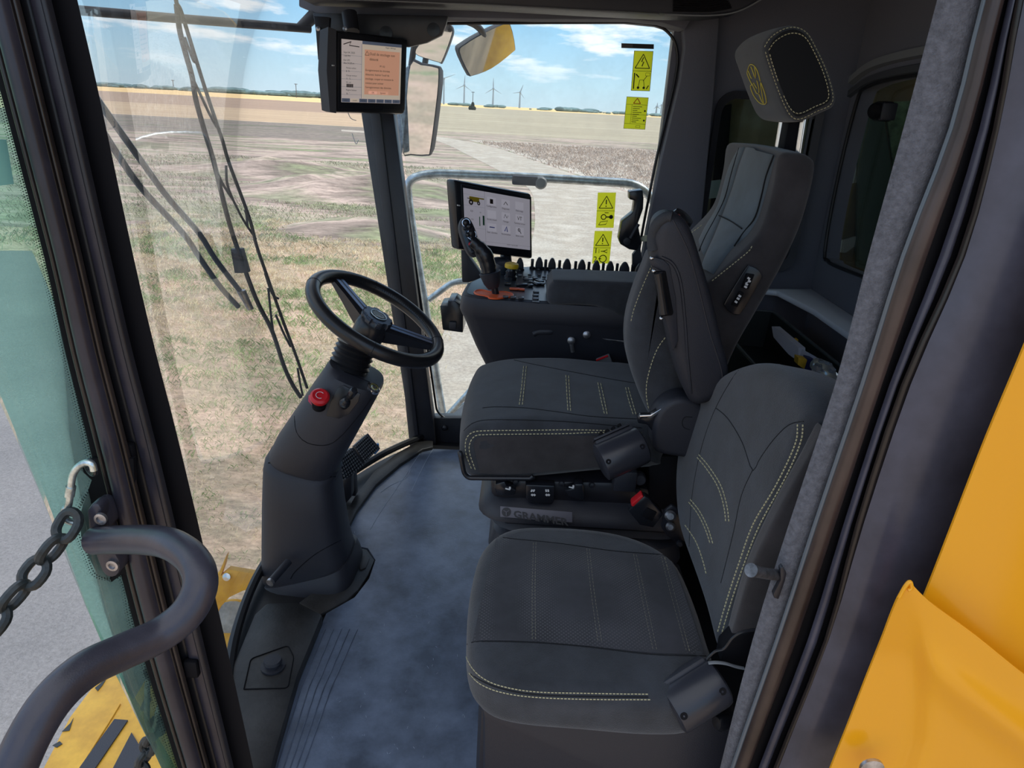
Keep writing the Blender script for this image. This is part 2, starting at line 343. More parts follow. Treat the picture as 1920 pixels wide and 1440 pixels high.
flat('dark_scrub', [(-300, 60), (-9.5, 60), (-14, 92), (-300, 92)], GZ + .008, ground_mat('dark_scrub', [(120, 110, 106), (146, 134, 124), (112, 112, 96)], (.4, 1, 1), .25, 4, fine_amt=.5))
flat('tan_field', [(-900, 92), (-15, 92), (-27, 165), (-900, 165)], GZ + .0, G_TAN)
flat('brown_field', [(-1600, 165), (-27, 165), (-70, 430), (-1600, 430)], GZ - .0, G_BRN)
flat('ripe_field', [(-4000, 430), (-70, 430), (-150, 900), (4000, 900), (4000, 9000), (-4000, 9000)], GZ - .0, G_YEL)
RRW = [P(a, b, z=GZ) for a, b in [(878, 262), (940, 278), (1010, 302), (1085, 328), (1180, 360), (1290, 397), (1400, 465)]]
flat('weed_field', RRW + [V((60, 12, 0)), V((90, 71, 0))], GZ + .009, G_WEED)
def right_of_track(x, y):
    for a, b in zip(RRW, RRW[1:]):
        if b.y <= y <= a.y: return x > a.x + (b.x - a.x) * (y - a.y) / (b.y - a.y) + .3
    return False
# gravel track, winding to the left of the stubble
rl = [(640, 246), (780, 257), (830, 268), (880, 292), (940, 322), (990, 352), (1003, 400), (990, 470), (930, 520), (850, 590), (815, 680), (790, 800)]
rr = [(640, 243), (790, 253), (870, 264), (940, 280), (1010, 304), (1085, 330), (1180, 362), (1290, 400), (1400, 470), (1500, 600), (1500, 800), (1500, 950)]
mb = MB(); A = cr_path([P(a, b, z=GZ + .012) for a, b in rl], 6); B = cr_path([P(a, b, z=GZ + .012) for a, b in rr], 6)
mb.loft([[p + (q - p) * (i / 6) + V((0, 0, .02 * math.sin(i / 6 * math.pi))) for i in range(7)] for p, q in zip(A, B)], closed=False); struct('gravel_track', mb, G_GRAV)
mb = MB(); mb.prism([P(a, b, z=GZ + .04) for a, b in [(60, 470), (215, 820), (330, 1110), (420, 1500), (100, 2600), (-2600, 2400), (-1800, 470)]], (0, 0, -.03)); struct('asphalt', mb, G_ASPH)
# grass and straw blades
def blades(name, n, area, hh, mt, ok=lambda x, y: True, w=.006, k=6, spread=.05, label=None, cat='grass'):
    mb = MB()
    for _ in range(n):
        x, y = random.uniform(*area[0]), random.uniform(*area[1])
        if not ok(x, y): continue
        ws = w * max(.45, y / 10)
        for j in range(k):
            a = random.random() * 6.28; h = random.uniform(*hh) * min(1, y / 11); b = V((x + random.gauss(0, spread), y + random.gauss(0, spread), GZ)); d = V((math.cos(a), math.sin(a), 0)); s_ = V((-d.y, d.x, 0)) * ws
            i = len(mb.v); mb.v += [b - s_, b + s_, b + d * h * .35 + V((0, 0, h * .7)) + s_ * .6, b + d * h * .9 + V((0, 0, h))]; mb.f += [(i, i + 1, i + 2), (i, i + 2, i + 3)]
    me = bpy.data.meshes.new(name); me.from_pydata([tuple(p) for p in mb.v], [], mb.f); me.materials.append(mt); o = bpy.data.objects.new(name, me); COL.objects.link(o); return tag(o, label, cat, kind='stuff')
from mathutils import noise as mnoise
def gn(x, y, s=.55): return mnoise.fractal(V((x * .7 * s, y * 1.1 * s, 3.3)), 1, 2, 4)
M_GR = mat('green_blades', lin((152, 168, 116)), .8, noise=.3, nscale=2); M_GR2 = mat('pale_green_blades', lin((180, 180, 146)), .8, noise=.3, nscale=2); M_ST = mat('straw_blades', lin((222, 200, 168)), .9, noise=.25, nscale=3); M_WD = mat('pale_weed_stalks', lin((190, 172, 158)), .9, noise=.3, nscale=1)
asx = [P(a, b, z=GZ) for a, b in [(60, 470), (215, 820), (330, 1110), (420, 1500)]]
def onasph(x, y):
    for a, b in zip(asx, asx[1:]):
        if b.y <= y <= a.y: return x < a.x + (b.x - a.x) * (y - a.y) / (b.y - a.y) + .08
    return y < asx[-1].y
onroad = lambda x, y: (x > -1.2 + (y - 8) * .03 and y > 7.5 or x > -.9) or onasph(x, y)
blades('green_grass', 8000, ((-9, 0), (4.4, 19)), (.03, .10), M_GR, lambda x, y: gn(x, y) > .16 and not onroad(x, y), .0035, label='bright green grass patches on the verge beyond the windscreen')
blades('short_grass', 8000, ((-12, -.5), (5, 24)), (.03, .08), M_GR2, lambda x, y: gn(x, y) > -.0 and not onroad(x, y), .0035, label='pale green short grass mixed through the verge')
blades('dry_straw', 9000, ((-10, -.3), (4.4, 20)), (.03, .09), M_ST, lambda x, y: gn(x, y) < .2 and not onroad(x, y), .003, spread=.08, label='straw coloured dead grass covering the verge')
blades('roadside_weeds', 14000, ((-8, 32), (20, 72)), (.06, .22), M_WD, right_of_track, .005, 6, .3, label='pale dry weeds between gravel track and stubble field', cat='weeds')
blades('verge_weeds', 6000, ((-28, -4), (15, 40)), (.04, .12), mat('olive_weed_stalks', lin((168, 164, 140)), .9, noise=.3, nscale=1), lambda x, y: gn(x, y, .3) > -.0, .005, 6, .3, label='olive weeds on the rough strip before the fields', cat='weeds')
# low earth banks on the verge
for cx_, cy_, ax_, ay_, h_ in ((-6.0, 27, 5.5, 3.2, .75), (-4.2, 19, 2.6, 1.6, .38), (-11, 33, 6, 3, .6)):
    mb = MB(); g = []
    for i in range(17):
        a = i / 16 * 2 - 1; g.append([V((cx_ + a * ax_, cy_ + (j / 12 * 2 - 1) * ay_, GZ - .02 + h_ * max(0, 1 - a * a) ** 1.5 * max(0, 1 - (j / 12 * 2 - 1) ** 2) ** 1.5 * (1 + .35 * gn(cx_ + a * ax_, cy_ + j, 1.5)))) for j in range(13)])
    mb.loft(g, closed=False); struct('earth_bank', mb, G_FAR)
# horizon trees
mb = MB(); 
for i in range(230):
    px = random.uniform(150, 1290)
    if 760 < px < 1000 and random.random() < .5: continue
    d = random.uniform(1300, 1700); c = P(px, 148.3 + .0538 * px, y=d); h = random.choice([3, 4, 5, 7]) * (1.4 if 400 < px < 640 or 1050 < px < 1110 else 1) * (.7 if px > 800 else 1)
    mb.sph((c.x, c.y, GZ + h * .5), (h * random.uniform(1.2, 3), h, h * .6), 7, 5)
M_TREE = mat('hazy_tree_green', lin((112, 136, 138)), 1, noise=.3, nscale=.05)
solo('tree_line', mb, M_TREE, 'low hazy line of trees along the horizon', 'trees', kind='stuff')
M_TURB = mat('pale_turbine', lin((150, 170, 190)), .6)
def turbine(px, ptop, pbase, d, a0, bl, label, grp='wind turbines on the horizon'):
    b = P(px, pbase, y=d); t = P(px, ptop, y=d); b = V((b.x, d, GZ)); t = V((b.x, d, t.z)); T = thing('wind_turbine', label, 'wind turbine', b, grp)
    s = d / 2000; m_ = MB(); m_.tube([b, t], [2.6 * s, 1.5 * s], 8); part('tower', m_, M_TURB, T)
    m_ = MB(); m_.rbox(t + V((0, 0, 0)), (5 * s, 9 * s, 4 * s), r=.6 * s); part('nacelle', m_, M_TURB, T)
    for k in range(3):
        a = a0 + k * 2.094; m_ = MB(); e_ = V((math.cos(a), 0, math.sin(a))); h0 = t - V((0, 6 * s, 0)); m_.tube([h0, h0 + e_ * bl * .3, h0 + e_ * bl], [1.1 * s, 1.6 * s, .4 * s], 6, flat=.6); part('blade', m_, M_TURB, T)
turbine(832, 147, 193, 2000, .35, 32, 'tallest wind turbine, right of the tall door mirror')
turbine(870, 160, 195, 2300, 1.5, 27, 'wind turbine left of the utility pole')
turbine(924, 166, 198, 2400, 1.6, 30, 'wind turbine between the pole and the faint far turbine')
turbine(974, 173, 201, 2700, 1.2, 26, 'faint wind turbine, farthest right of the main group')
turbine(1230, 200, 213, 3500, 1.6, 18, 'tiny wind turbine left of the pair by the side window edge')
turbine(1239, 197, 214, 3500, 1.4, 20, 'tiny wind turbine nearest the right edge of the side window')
M_POLE = mat('pole_wood', (.12, .1, .09), .9)
for px, pt, pb, lab in [(886, 172, 206, 'wooden utility pole standing in the stubble field'), (326, 150, 169, 'distant utility pole left of the long wiper blade'), (556, 157, 183, 'distant utility pole left of the upper display')]:
    b = P(px, pb, z=GZ); t = P(px, pt, y=b.y); b.z = GZ; T = thing('utility_pole', lab, 'pole', b); w = b.y * .0006; m_ = MB(); m_.tube([b, V((b.x, b.y, t.z))], w * .7, 6); part('mast', m_, M_POLE, T)
    m_ = MB(); m_.rbox((b.x, b.y, t.z - w * 1), (w * 7, w, w), r=0); part('crossarm', m_, M_POLE, T)
b = P(886, 206, z=GZ); m_ = MB(); m_.sph((b.x, b.y - 3, GZ + 1.0), (2.6, 1.5, 1.8), 8, 6); m_.sph((b.x + .3, b.y - 3, GZ + 3), (1.2, 1, 2.0), 7, 6); solo('shrub', m_, mat('dark_shrub', (.035, .04, .03), 1), 'small dark shrub at the foot of the utility pole', 'shrub')
# ================================================================== CAB SHELL
WB = [(-.385, .83), (-.47, .93), (-.56, 1.08), (-.635, 1.32), (-.66, 1.6), (-.61, 1.93), (-.49, 2.22), (-.345, 2.425)]
wb = cr_path([V((a, b, 0)) for a, b in WB], 6)
def wsh(z): return [V((p.x - .095 * z - .10 * math.sin(max(0, min(1, (p.y - .85) / 1.57)) * math.pi) * math.sin(max(0, min(1, z / 1.5)) * math.pi), p.y, z)) for p in wb]
wsm = MB(); wsm.loft([wsh(z * .1 - .02) for z in range(0, 17)], closed=False); WS = wsm.bvh()
struct('window_1', wsm, GLS)
def quad(pts, y): return PY(pts, y)
# side window (right side of the machine), rounded corners
wout = [(735, 38), (1180, 38), (1240, 45), (1266, 70), (1275, 110), (1268, 150), (1232, 300), (1205, 440), (1186, 560), (1150, 760), (1130, 850), (880, 850), (830, 786), (815, 770)]
mb = MB(); mb.prism(PY([(733, 36), (1200, 36), (1262, 55), (1278, 100), (1272, 150), (1236, 300), (1208, 440), (1188, 560), (1150, 760), (1140, 800), (870, 800), (815, 786), (806, 760)], 2.452), (0, .005, 0)); struct('window_2', mb, GLS)
SWB = mb.bvh()
# floor
fb = [V((p.x, p.y, 0)) for p in wb] + [V((1.0, 2.46, 0)), V((1.0, .80, 0)), V((-.37, .80, 0))]
mb = MB(); mb.prism(fb, (0, 0, -.05)); struct('floor', mb, RUB)
# ceiling : roof skin, liner
rt = wsh(1.56); mb = MB(); mb.prism([p + V((-.05, 0, 0)) for p in rt] + [V((-.5, 2.75, 1.56)), V((1.2, 2.75, 1.56)), V((1.2, .68, 1.56)), V((-.55, .68, 1.56))], (0, 0, .12)); struct('ceiling', mb, LINER)
# header over side window
mb = MB(); hp = PY([(560, 12), (590, 24), (700, 30), (860, 33), (1000, 36), (1180, 36), (1240, 42), (1285, 56), (1300, 30), (1300, -60), (560, -60)], 2.36); mb.prism(hp, (0, .14, 0), .004); struct('trim_1', mb, LINER)
# overhead console edge with thin strip
T = thing('overhead_console', 'black overhead console with round-ended vent above the side window', 'console', (.1, 2.2, 1.5))
mb = MB(); mb.prism(PY([(560, -2), (700, 2), (900, 8), (1100, 19), (1245, 26), (1330, 28), (1390, 20), (1440, -6), (1460, -90), (560, -90)], 2.18), (0, .15, 0), .006); part('housing', mb, PLM, T)
mb = MB(); mb.tube(cr_path(PY([(470, -6), (700, 1), (900, 9), (1100, 20), (1236, 27)], 2.172), 6), .0016, 6); part('trim_strip', mb, GRY, T, 'thin grey strip')
mb = MB(); mb.tube(cr_path(PY([(1248, 27), (1330, 29), (1385, 21), (1436, -6)], 2.172), 6), .0022, 6); part('trim_strip', mb, GRY, T)
for i in range(7):
    mb = MB(); mb.tube(cr_path(PY([(1262, 20 - i * 4.2), (1330, 21 - i * 4.2), (1372 - i * 2, 14 - i * 4)], 2.174), 5), .0022, 6); part('vent_slat', mb, BLK, T)
# windscreen header (front)
mb = MB(); a = wsh(1.47); b = wsh(1.56); a2 = [p + V((.06, 0, 0)) for p in a]; b2 = [p + V((.1, 0, 0)) for p in b]
mb.loft([[p, q, r_, s_] for p, q, r_, s_ in zip(b, a, a2, b2)]); struct('trim_2', mb, PLM)
# far front pillar
mb = MB(); mb.prism(PY([(676, 206), (737, 206), (812, 790), (818, 838), (768, 838), (758, 740)], 2.40), (0, .06, 0), .004); struct('trim_3', mb, STEELB)
mb = MB(); mb.prism(PY([(693, 206), (712, 206), (786, 828), (770, 828)], 2.393), (0, .006, 0), .002); struct('trim_4', mb, PLM)
mb = MB(); mb.prism(PY([(676, -20), (737, -20), (740, 215), (678, 215)], 2.41), (0, .05, 0)); struct('trim_5', mb, STEELB)
# side-window gasket
gk = PY([(742, 200), (742, 45), (1185, 41), (1240, 48), (1266, 74), (1272, 112), (1264, 160), (1230, 300), (1203, 440), (1184, 560), (1150, 760)], 2.444)
mb = MB(); mb.tube(bez_round(gk, .05), .0045, 8); struct('trim_6', mb, RUB)
mb = MB(); mb.tube(bez_round(PY([(738, 215), (800, 640), (819, 772), (835, 785), (1100, 785)], 2.444), .03), .004, 8); struct('trim_7', mb, RUB)
# sill under the side window
mb = MB(); mb.prism(PY([(812, 784), (1150, 784), (1150, 838), (812, 838)], 2.43), (0, .05, 0), .003); struct('trim_8', mb, STEELB)
for px in (834, 868):
    mb = MB(); mb.lathe([(.012, 0), (.012, .004), (.008, .008), (0, .009)], P(px, 802, y=2.43), (0, -1, 0), 14); solo('bolt', mb, PLS, 'black domed bolt in the sill, %s of the two beside the far pillar foot' % ('left' if px == 834 else 'right'), 'bolt')
# liner between side window and quarter window, then the far wall round the quarter window
wl = [(1280, 28), (1284, 90), (1276, 150), (1240, 300), (1212, 440), (1192, 560), (1150, 800), (1300, 830), (1310, 480), (1338, 190), (1350, 28)]
mb = MB(); mb.prism(PY(wl, 2.40), (0, .05, 0), .006); struct('trim_9', mb, LINER)
def rr_loop(x0, x1, z0, z1, y, r, n=6):
    o = []
    for cx, cz, a0 in ((x1 - r, z1 - r, 0), (x0 + r, z1 - r, 90), (x0 + r, z0 + r, 180), (x1 - r, z0 + r, 270)):
        for i in range(n + 1): a = math.radians(a0 + 90 * i / n); o.append(V((cx + r * math.cos(a), y, cz + r * math.sin(a))))
    return o
inn = rr_loop(.60, .90, .74, 1.26, 2.45, .05); bx0, bx1, bz0, bz1 = .42, 1.02, -.02, 1.6
def to_rect(p, c, x0, x1, z0, z1, y):
    dx, dz = p.x - c[0], p.z - c[1]; t = min([(x1 - c[0]) / dx if dx > 1e-6 else 9e9, (x0 - c[0]) / dx if dx < -1e-6 else 9e9, (z1 - c[1]) / dz if dz > 1e-6 else 9e9, (z0 - c[1]) / dz if dz < -1e-6 else 9e9]); return V((c[0] + dx * t, y, c[1] + dz * t))
ou = [to_rect(p, (.75, 1.0), bx0, bx1, bz0, bz1, 2.45) for p in inn]; mb = MB(); mb.loft([[a, b] for a, b in list(zip(inn, ou)) + [(inn[0], ou[0])]], closed=False)
mb.loft([[a, a + V((0, .05, 0))] for a in inn + [inn[0]]], closed=False); struct('wall_right', mb, LINER)
mb = MB(); mb.prism(rr_loop(.59, .91, .73, 1.27, 2.49, .05), (0, .004, 0)); struct('window_3', mb, GLD)
mb = MB(); o2 = rr_loop(.578, .922, .718, 1.282, 2.44, .06); mb.loft([[a, a + V((0, -.008, 0)), b + V((0, -.008, 0)), b + V((0, .02, 0))] for a, b in zip(o2 + [o2[0]], inn + [inn[0]])], closed=False); struct('trim_10', mb, PLM)
# rear wall (x = 1.0) with its window
RX = 1.0
yc = [(2.40, .80), (2.42, 1.0), (2.40, 1.26), (2.34, 1.31), (2.1, 1.33), (1.8, 1.33), (1.5, 1.325), (1.2, 1.30), (1.13, 1.25), (1.12, 1.0), (1.13, .83), (1.2, .78), (1.5, .775), (1.9, .79), (2.30, .775), (2.36, .78)]
inr = cr_path([V((RX, a, b)) for a, b in yc], 4, True)
def to_r2(p): q = to_rect(V((p.y, 0, p.z)), (1.8, 1.05), .78, 2.47, .66, 1.6, 0); return V((RX, q.x, q.z))
our = [to_r2(p) for p in inr]; mb = MB(); mb.loft([[a, b] for a, b in list(zip(inr, our)) + [(inr[0], our[0])]], closed=False)
mb.loft([[a, a + V((.05, 0, 0))] for a in inr + [inr[0]]], closed=False)
mb.rbox((1.045, 1.62, .345), (.08, 1.74, .70), r=.01); struct('wall_rear', mb, LINER)
mb = MB(); mb.prism([p + V((.05, 0, 0)) for p in inr], (.004, 0, 0)); struct('window_4', mb, GLD); RWB = mb.bvh()
mb = MB(); mb.tube(inr + [inr[0]], .006, 8); struct('trim_11', mb, RUB)
# moulded arch over and ledge under the rear window
def yz_strip(top, bot, x0, x1):
    m_ = MB(); m_.loft([[V((x0, a[0], a[1])), V((x1, a[0], a[1] - .004)), V((x1, b[0], b[1] + .004)), V((x0, b[0], b[1]))] for a, b in zip(top, bot)]); return m_
tp = cr_path([V((0, 2.45, 1.345)), V((0, 2.3, 1.385)), V((0, 2.0, 1.40)), V((0, 1.5, 1.40)), V((0, 1.0, 1.38))], 6); bt_ = [p + V((0, 0, -.028)) for p in tp]
struct('trim_12', yz_strip([(p.y, p.z) for p in tp], [(p.y, p.z) for p in bt_], RX, RX - .018), GRY)
struct('trim_13', yz_strip([(p.y, p.z - .04) for p in tp], [(p.y, p.z - .066) for p in tp], RX, RX - .012), mat('slate_plastic', (.06, .065, .075), .5))
lp = [(.80, 2.40), (.86, 2.38), (.90, 2.15), (.905, 1.8), (.89, 1.4), (.86, 1.05), (1.0, 1.0), (1.0, 2.44)]
mb = MB(); mb.prism([V((a, b, .665)) for a, b in lp], (0, 0, -.02), .006); struct('trim_14', mb, mat('skylit_ledge', (.8, .84, .9), .4, bump=.1, bscale=300))  # ledge colour paled bluish to stand in for skylight on it
# things seen through the rear window : tank wall, a plate, and reflections painted as flat pieces
T = thing('grain_tank_wall', 'dark brown tank wall with grey plate and painted reflections seen through the rear window', 'machine body', (1.3, 1.8, -.2))
mb = MB(); mb.rbox((1.32, 1.62, .6), (.05, 1.95, 2.2), r=.01); part('wall_plate', mb, mat('brightened_brown_steel', (.22, .17, .11), .6, noise=.3, nscale=4), T)  # wall and post steel colours raised to make up for weak light
GP = mat('grey_plate_reflection', (.6, .62, .66), .5)  # right-hand pair paints reflections in the glass, left one is a plate
for pts in ([(1565, 318), (1606, 308), (1606, 342), (1559, 354)], [(1540, 462), (1606, 443), (1602, 462), (1586, 474), (1536, 470)], [(1328, 340), (1352, 337), (1350, 370), (1326, 373)]):
    mb = MB()
    if pts[0][0] < 1400: mb.prism(PY(pts, 2.56), (0, .01, 0), .001)
    else: mb.prism(PY(pts, 2.618), (0, .01, 0), .001)
    part('plate', mb, GP, T, 'light grey patch')
mb = MB(); mb.prism(PY([(1610, 190), (1655, 195), (1672, 320), (1660, 520), (1606, 500)], 2.61), (0, .015, 0), .002); part('post', mb, mat('brightened_green_steel', (.10, .16, .14), .4), T)
mb = MB(); mb.prism(PY([(1350, 200), (1372, 195), (1350, 480), (1325, 480)], 2.62), (0, .02, 0)); part('post', mb, BLK, T)
# flat piece painted as foliage reflected in the window's right part
mb = MB(); mb.prism(PY([(1660, 192), (1720, 188), (1700, 330), (1676, 318)], 2.612), (0, .01, 0)); part('plate', mb, mat('foliage_reflection_green', lin((120, 150, 120)), .7, noise=.5, nscale=25), T, 'painted pale green foliage reflection')
mb = MB(); mb.rbox((.93, 2.66, .7), (.96, .05, 2.6), r=.01); part('side_wall', mb, bpy.data.materials['brightened_brown_steel'], T)
T = thing('engine_housing', 'yellow engine housing behind the cab, glimpsed only in the mirrors', 'machine body', (4, 1.8, -1)); mb = MB(); mb.rbox((4.2, 1.3, .6), (5.2, 3.0, 2.4), r=.1, seg=3); part('shell', mb, YELW, T)
T = bpy.data.objects['grain_tank_wall']
# camera on the rear window
T = thing('rear_camera', 'small black camera clipped to the rear window', 'camera', P(1660, 210, x=.98)); c = P(1656, 209, x=.97)
mb = MB(); mb.rbox(c, (.04, .05, .052), r=.008); part('body', mb, PLS, T)
mb = MB(); mb.lathe([(.022, 0), (.022, .02), (.017, .024), (.01, .02), (0, .018)], c + V((-.012, 0, 0)), (-.8, -.6, 0), 18); part('lens', mb, BLK, T)
mb = MB(); mb.rbox(c + V((.0, -.034, 0)), (.04, .012, .045), r=.005); part('clip', mb, PLM, T)
# ------------------------------------------------------------------ near door frame, left side
def bead(Lp, Rp, y, bulge, depth, n=8):
    Lq = cr_path(PY(Lp, y), 3); Rq = cr_path(PY(Rp, y), 3); rings = []
    for a, b in zip(Lq, Rq):
        r = [a.lerp(b, i / n) + V((0, -bulge * math.sqrt(max(0, 1 - (2 * i / n - 1) ** 2)), 0)) for i in range(n + 1)]; k_ = (y + depth) / y; rings.append(r + [CAM + (b - CAM) * k_, CAM + (a - CAM) * k_])
    m_ = MB(); m_.loft(rings); return m_
LY = [-200, 0, 170, 480, 660, 840, 1190, 1440, 1560]
e0 = [-100, -45, 0, 82, 122, 168, 256, 333, 370]; e1 = [100, 145, 184, 250, 292, 338, 420, 475, 500]
def lf(t): return [(a + (b - a) * t, y) for a, b, y in zip(e0, e1, LY)]
fr = [(0, .09, .775, .002, .03, BLK), (.08, .15, .770, .006, .04, BRN), (.15, .33, .765, .012, .05, DARKP), (.33, .38, .772, .006, .04, BRN), (.38, .43, .772, .006, .04, BRN), (.43, .53, .79, .002, .04, RUB), (.53, .66, .785, .001, .04, DARKP), (.66, .745, .785, .009, .05, STEELB), (.745, 1.0, .80, .0005, .03, BLK)]
T = thing('door_pillar', 'black ribbed front door pillar with seals, beside the green door glass', 'pillar', P(290, 720, y=.8))
for i, (a, b, y, bu, de, m_) in enumerate(fr): part(['frit_band', 'seal_lip', 'seal_bead', 'seal_lip', 'seal_lip', 'channel', 'flange', 'frame_bead', 'inner_panel'][i], bead(lf(a), lf(b), y, bu, de), m_, T)
for (a, b) in ((232, 838), (352, 1240)):
    mb = MB(); mb.rbox(P(a + 8, b + 12, y=.782), (.02, .012, .03), r=.004); part('latch_notch', mb, BLK, T)
# open door : green tinted glass with frit edge
T = thing('door_1', '', '', P(140, 800, y=.76)); T['kind'] = 'structure'
gp = [(-120, -200), (0, 170), (82, 480), (168, 840), (175, 900), (160, 960), (256, 1190), (335, 1440), (370, 1560), (330, 1440), (275, 1360), (232, 1280), (180, 1180), (120, 1040), (60, 900), (0, 760), (-160, 380), (-400, -200)]
gl_ = [(-90, -200), (5, 170), (88, 480), (174, 840), (262, 1190), (340, 1440)]; gr_ = [(-700, -200), (-330, 170), (-130, 480), (38, 840), (190, 1190), (330, 1440)]
Ll = cr_path(PY(gl_, .79), 5); Rr = cr_path([P(a, b, y=y) for (a, b), y in zip(gr_, (.60, .63, .67, .71, .75, .79))], 5); mb = MB()
mb.loft([[a.lerp(b, i / 6) + V((0, -.03 * math.sin(i / 6 * math.pi), 0)) for i in range(7)] for a, b in zip(Ll, Rr)], closed=False); part('glass_pane', mb, GLG, T); DG = mb.bvh()
mb = MB(); ed = cr_path([V((a, b, 0)) for a, b in [(-45, 0), (0, 170), (82, 480), (168, 840), (176, 880), (178, 905), (160, 935), (148, 965), (150, 1000), (165, 1040), (180, 1075), (205, 1085), (225, 1080), (238, 1100), (256, 1190), (333, 1440)]], 14)
for i, p in enumerate(resample(ed, 5.2)):      # dotted ceramic edge : fading rows of dots
    for k in range(3):
        q = V((p.x - 2.2 - 4.6 * k, p.y + (2.6 if k % 2 else 0), 0)); r = ray(q.x, q.y).normalized(); c = DG.ray_cast(CAM, r)
        if c[0]:
            c = c[0] - r * .001; s_ = .00125 - .00033 * k; u = R_ * s_; w = U_ * s_ * .8; i0 = len(mb.v); mb.v += [c - u, c + w, c + u, c - w]; mb.f.append((i0, i0 + 1, i0 + 2, i0 + 3))
part('ceramic_dots', mb, BLK, T, kind='stuff')
mb = MB(); pp = [(150, 880), (172, 900), (160, 935), (150, 965), (152, 1005), (166, 1045), (185, 1080), (208, 1092), (232, 1075), (262, 1100), (250, 860), (170, 860)]; mb.prism(PY(pp, .768), (0, .006, 0)); part('frit_patch', mb, BLK, T)
mb = MB(); mb.prism([hit(DG, a, b, .004)[0] for a, b in [(-30, 260), (6, 262), (20, 345), (-20, 350)]], (0, -.001, 0)); part('paper_label', mb, mat('pale_label', lin((150, 215, 200)), .7), T, 'pale paper label')
# ------------------------------------------------------------------ rear door pillar, right side
RYY = [-160, 0, 240, 480, 720, 980, 1200, 1440, 1560]
rb = dict(cL=[1800, 1757, 1694, 1628, 1566, 1480, 1411, 1350, 1322], cR=[1900, 1843, 1782, 1692, 1616, 1528, 1456, 1372, 1336], bR=[1930, 1880, 1818, 1737, 1652, 1566, 1492, 1402, 1360], kR=[1960, 1905, 1862, 1795, 1690, 1605, 1545, 1450, 1412], sR=[1975, 1922, 1876, 1812, 1710, 1622, 1556, 1462, 1424])
zz = lambda n, o=0: [(a + o, y) for a, y in zip(rb[n], RYY)]
mixp = lambda a, b, t: [(p[0] + (q[0] - p[0]) * t, p[1]) for p, q in zip(a, b)]
mb = bead(zz('cL'), zz('cR'), .80, .012, .09); struct('trim_15', mb, CARP); CPB = mb.bvh()
T = thing('rear_door_pillar', 'dark rear door pillar with brown glossy seal and wide satin outer panel', 'pillar', P(1650, 720, y=.75))
part('edge_strip', bead(zz('cR', -3), zz('cR', 7), .778, .004, .05), mat('pale_edge', (.12, .14, .16), .25), T)
part('seal', bead(zz('cR', 6), zz('bR'), .772, .010, .05), mat('brown_glossy_rubber', (.042, .028, .024), .3, noise=.5, nscale=3), T, 'glossy reddish brown seal')
part('channel', bead(zz('bR'), mixp(zz('bR'), zz('kR'), .45), .782, .0015, .05), BLK, T)
part('frame_bead', bead(mixp(zz('bR'), zz('kR'), .42), mixp(zz('bR'), zz('kR'), .75), .770, .007, .05), PURP, T)
part('channel', bead(mixp(zz('bR'), zz('kR'), .72), zz('kR'), .775, .001, .05), BLK, T)
part('seal_lip', bead(zz('kR'), zz('sR'), .762, .006, .05), BRN, T)
pr = [(2180, -160), (2140, 0), (2080, 240), (2000, 480), (1960, 720), (1830, 980), (1740, 1200), (1660, 1440), (1620, 1560)]
pm = bead(zz('sR', -2), pr, .745, .022, .05, 14); part('outer_panel', pm, PURP, T)
for i in range(7):
    pass
# yellow body panels
def bump_panel(px0, px1, bfun, y, nx=22):
    m_ = MB(); A = cr_path([V((a, b, 0)) for a, b in px0], 5); B = cr_path([V((a, b, 0)) for a, b in px1], 5); rings = []
    for a, b in zip(A, B):
        r = []
        for i in range(nx + 1):
            q = a.lerp(b, i / nx); r.append(P(q.x, q.y, y=y - bfun(q.x, q.y)))
        rings.append(r)
    back = [[p + V((0.0, .003, 0)) for p in r] for r in rings]; m_.loft([r + bk[::-1] for r, bk in zip(rings, back)]); return m_
def b1(x, y): return .03 * math.exp(-((x - 1800 - (1100 - y) * .35) / 260) ** 2)
mb = bump_panel([(2010, 420), (1925, 640), (1850, 820), (1780, 1000), (1736, 1112), (1690, 1220), (1640, 1330)], [(2300, 420), (2300, 640), (2300, 820), (2300, 1000), (2300, 1300), (2300, 1420), (2300, 1560)], b1, .70)
solo('body_panel', mb, YEL, 'large smooth yellow body panel behind the rear door pillar', 'body panel')
def b2(x, y):
    rx = 1714 + 14 * math.sin((y - 1120) / 330 * 3.0) + max(0, (y - 1400)) * -.25; d = x - rx
    dish = -.016 * (1 / (1 + math.exp(d / 9))) * min(1, max(0, (y - 1110) / 120))
    ridge = .010 * math.exp(-((y - (1245 + (x - 1735) * .75)) / 38) ** 2) * (1 / (1 + math.exp(-(x - 1752) / 14)))
    return .012 + dish + ridge
mb = bump_panel([(1701, 1094), (1686, 1118), (1672, 1150), (1655, 1195), (1625, 1270), (1590, 1360), (1556, 1445), (1520, 1540)], [(1707, 1092), (1745, 1130), (1830, 1192), (1925, 1268), (2080, 1380), (2180, 1450), (2200, 1520), (2240, 1600)], b2, .645, 46)
T = thing('body_panel', 'yellow pointed lower body panel with a pressed ridge, overlapping the side panel', 'body panel', P(1700, 1400, y=.64)); part('panel_skin', mb, YEL, T)
c = P(1633, 1438, y=.628); mb = MB(); mb.lathe([(.014, 0), (.014, .004), (.006, .006), (0, .006)], c, (0, -1, 0), 18); part('bolt', mb, STL, T, 'steel bolt')
mb = MB(); mb.tube(cr_path([P(a, b, y=.632) for a, b in [(1686, 1120), (1697, 1100), (1706, 1091), (1709, 1102), (1702, 1106)]], 5), .0022, 8); part('rolled_tip', mb, YEL, T)
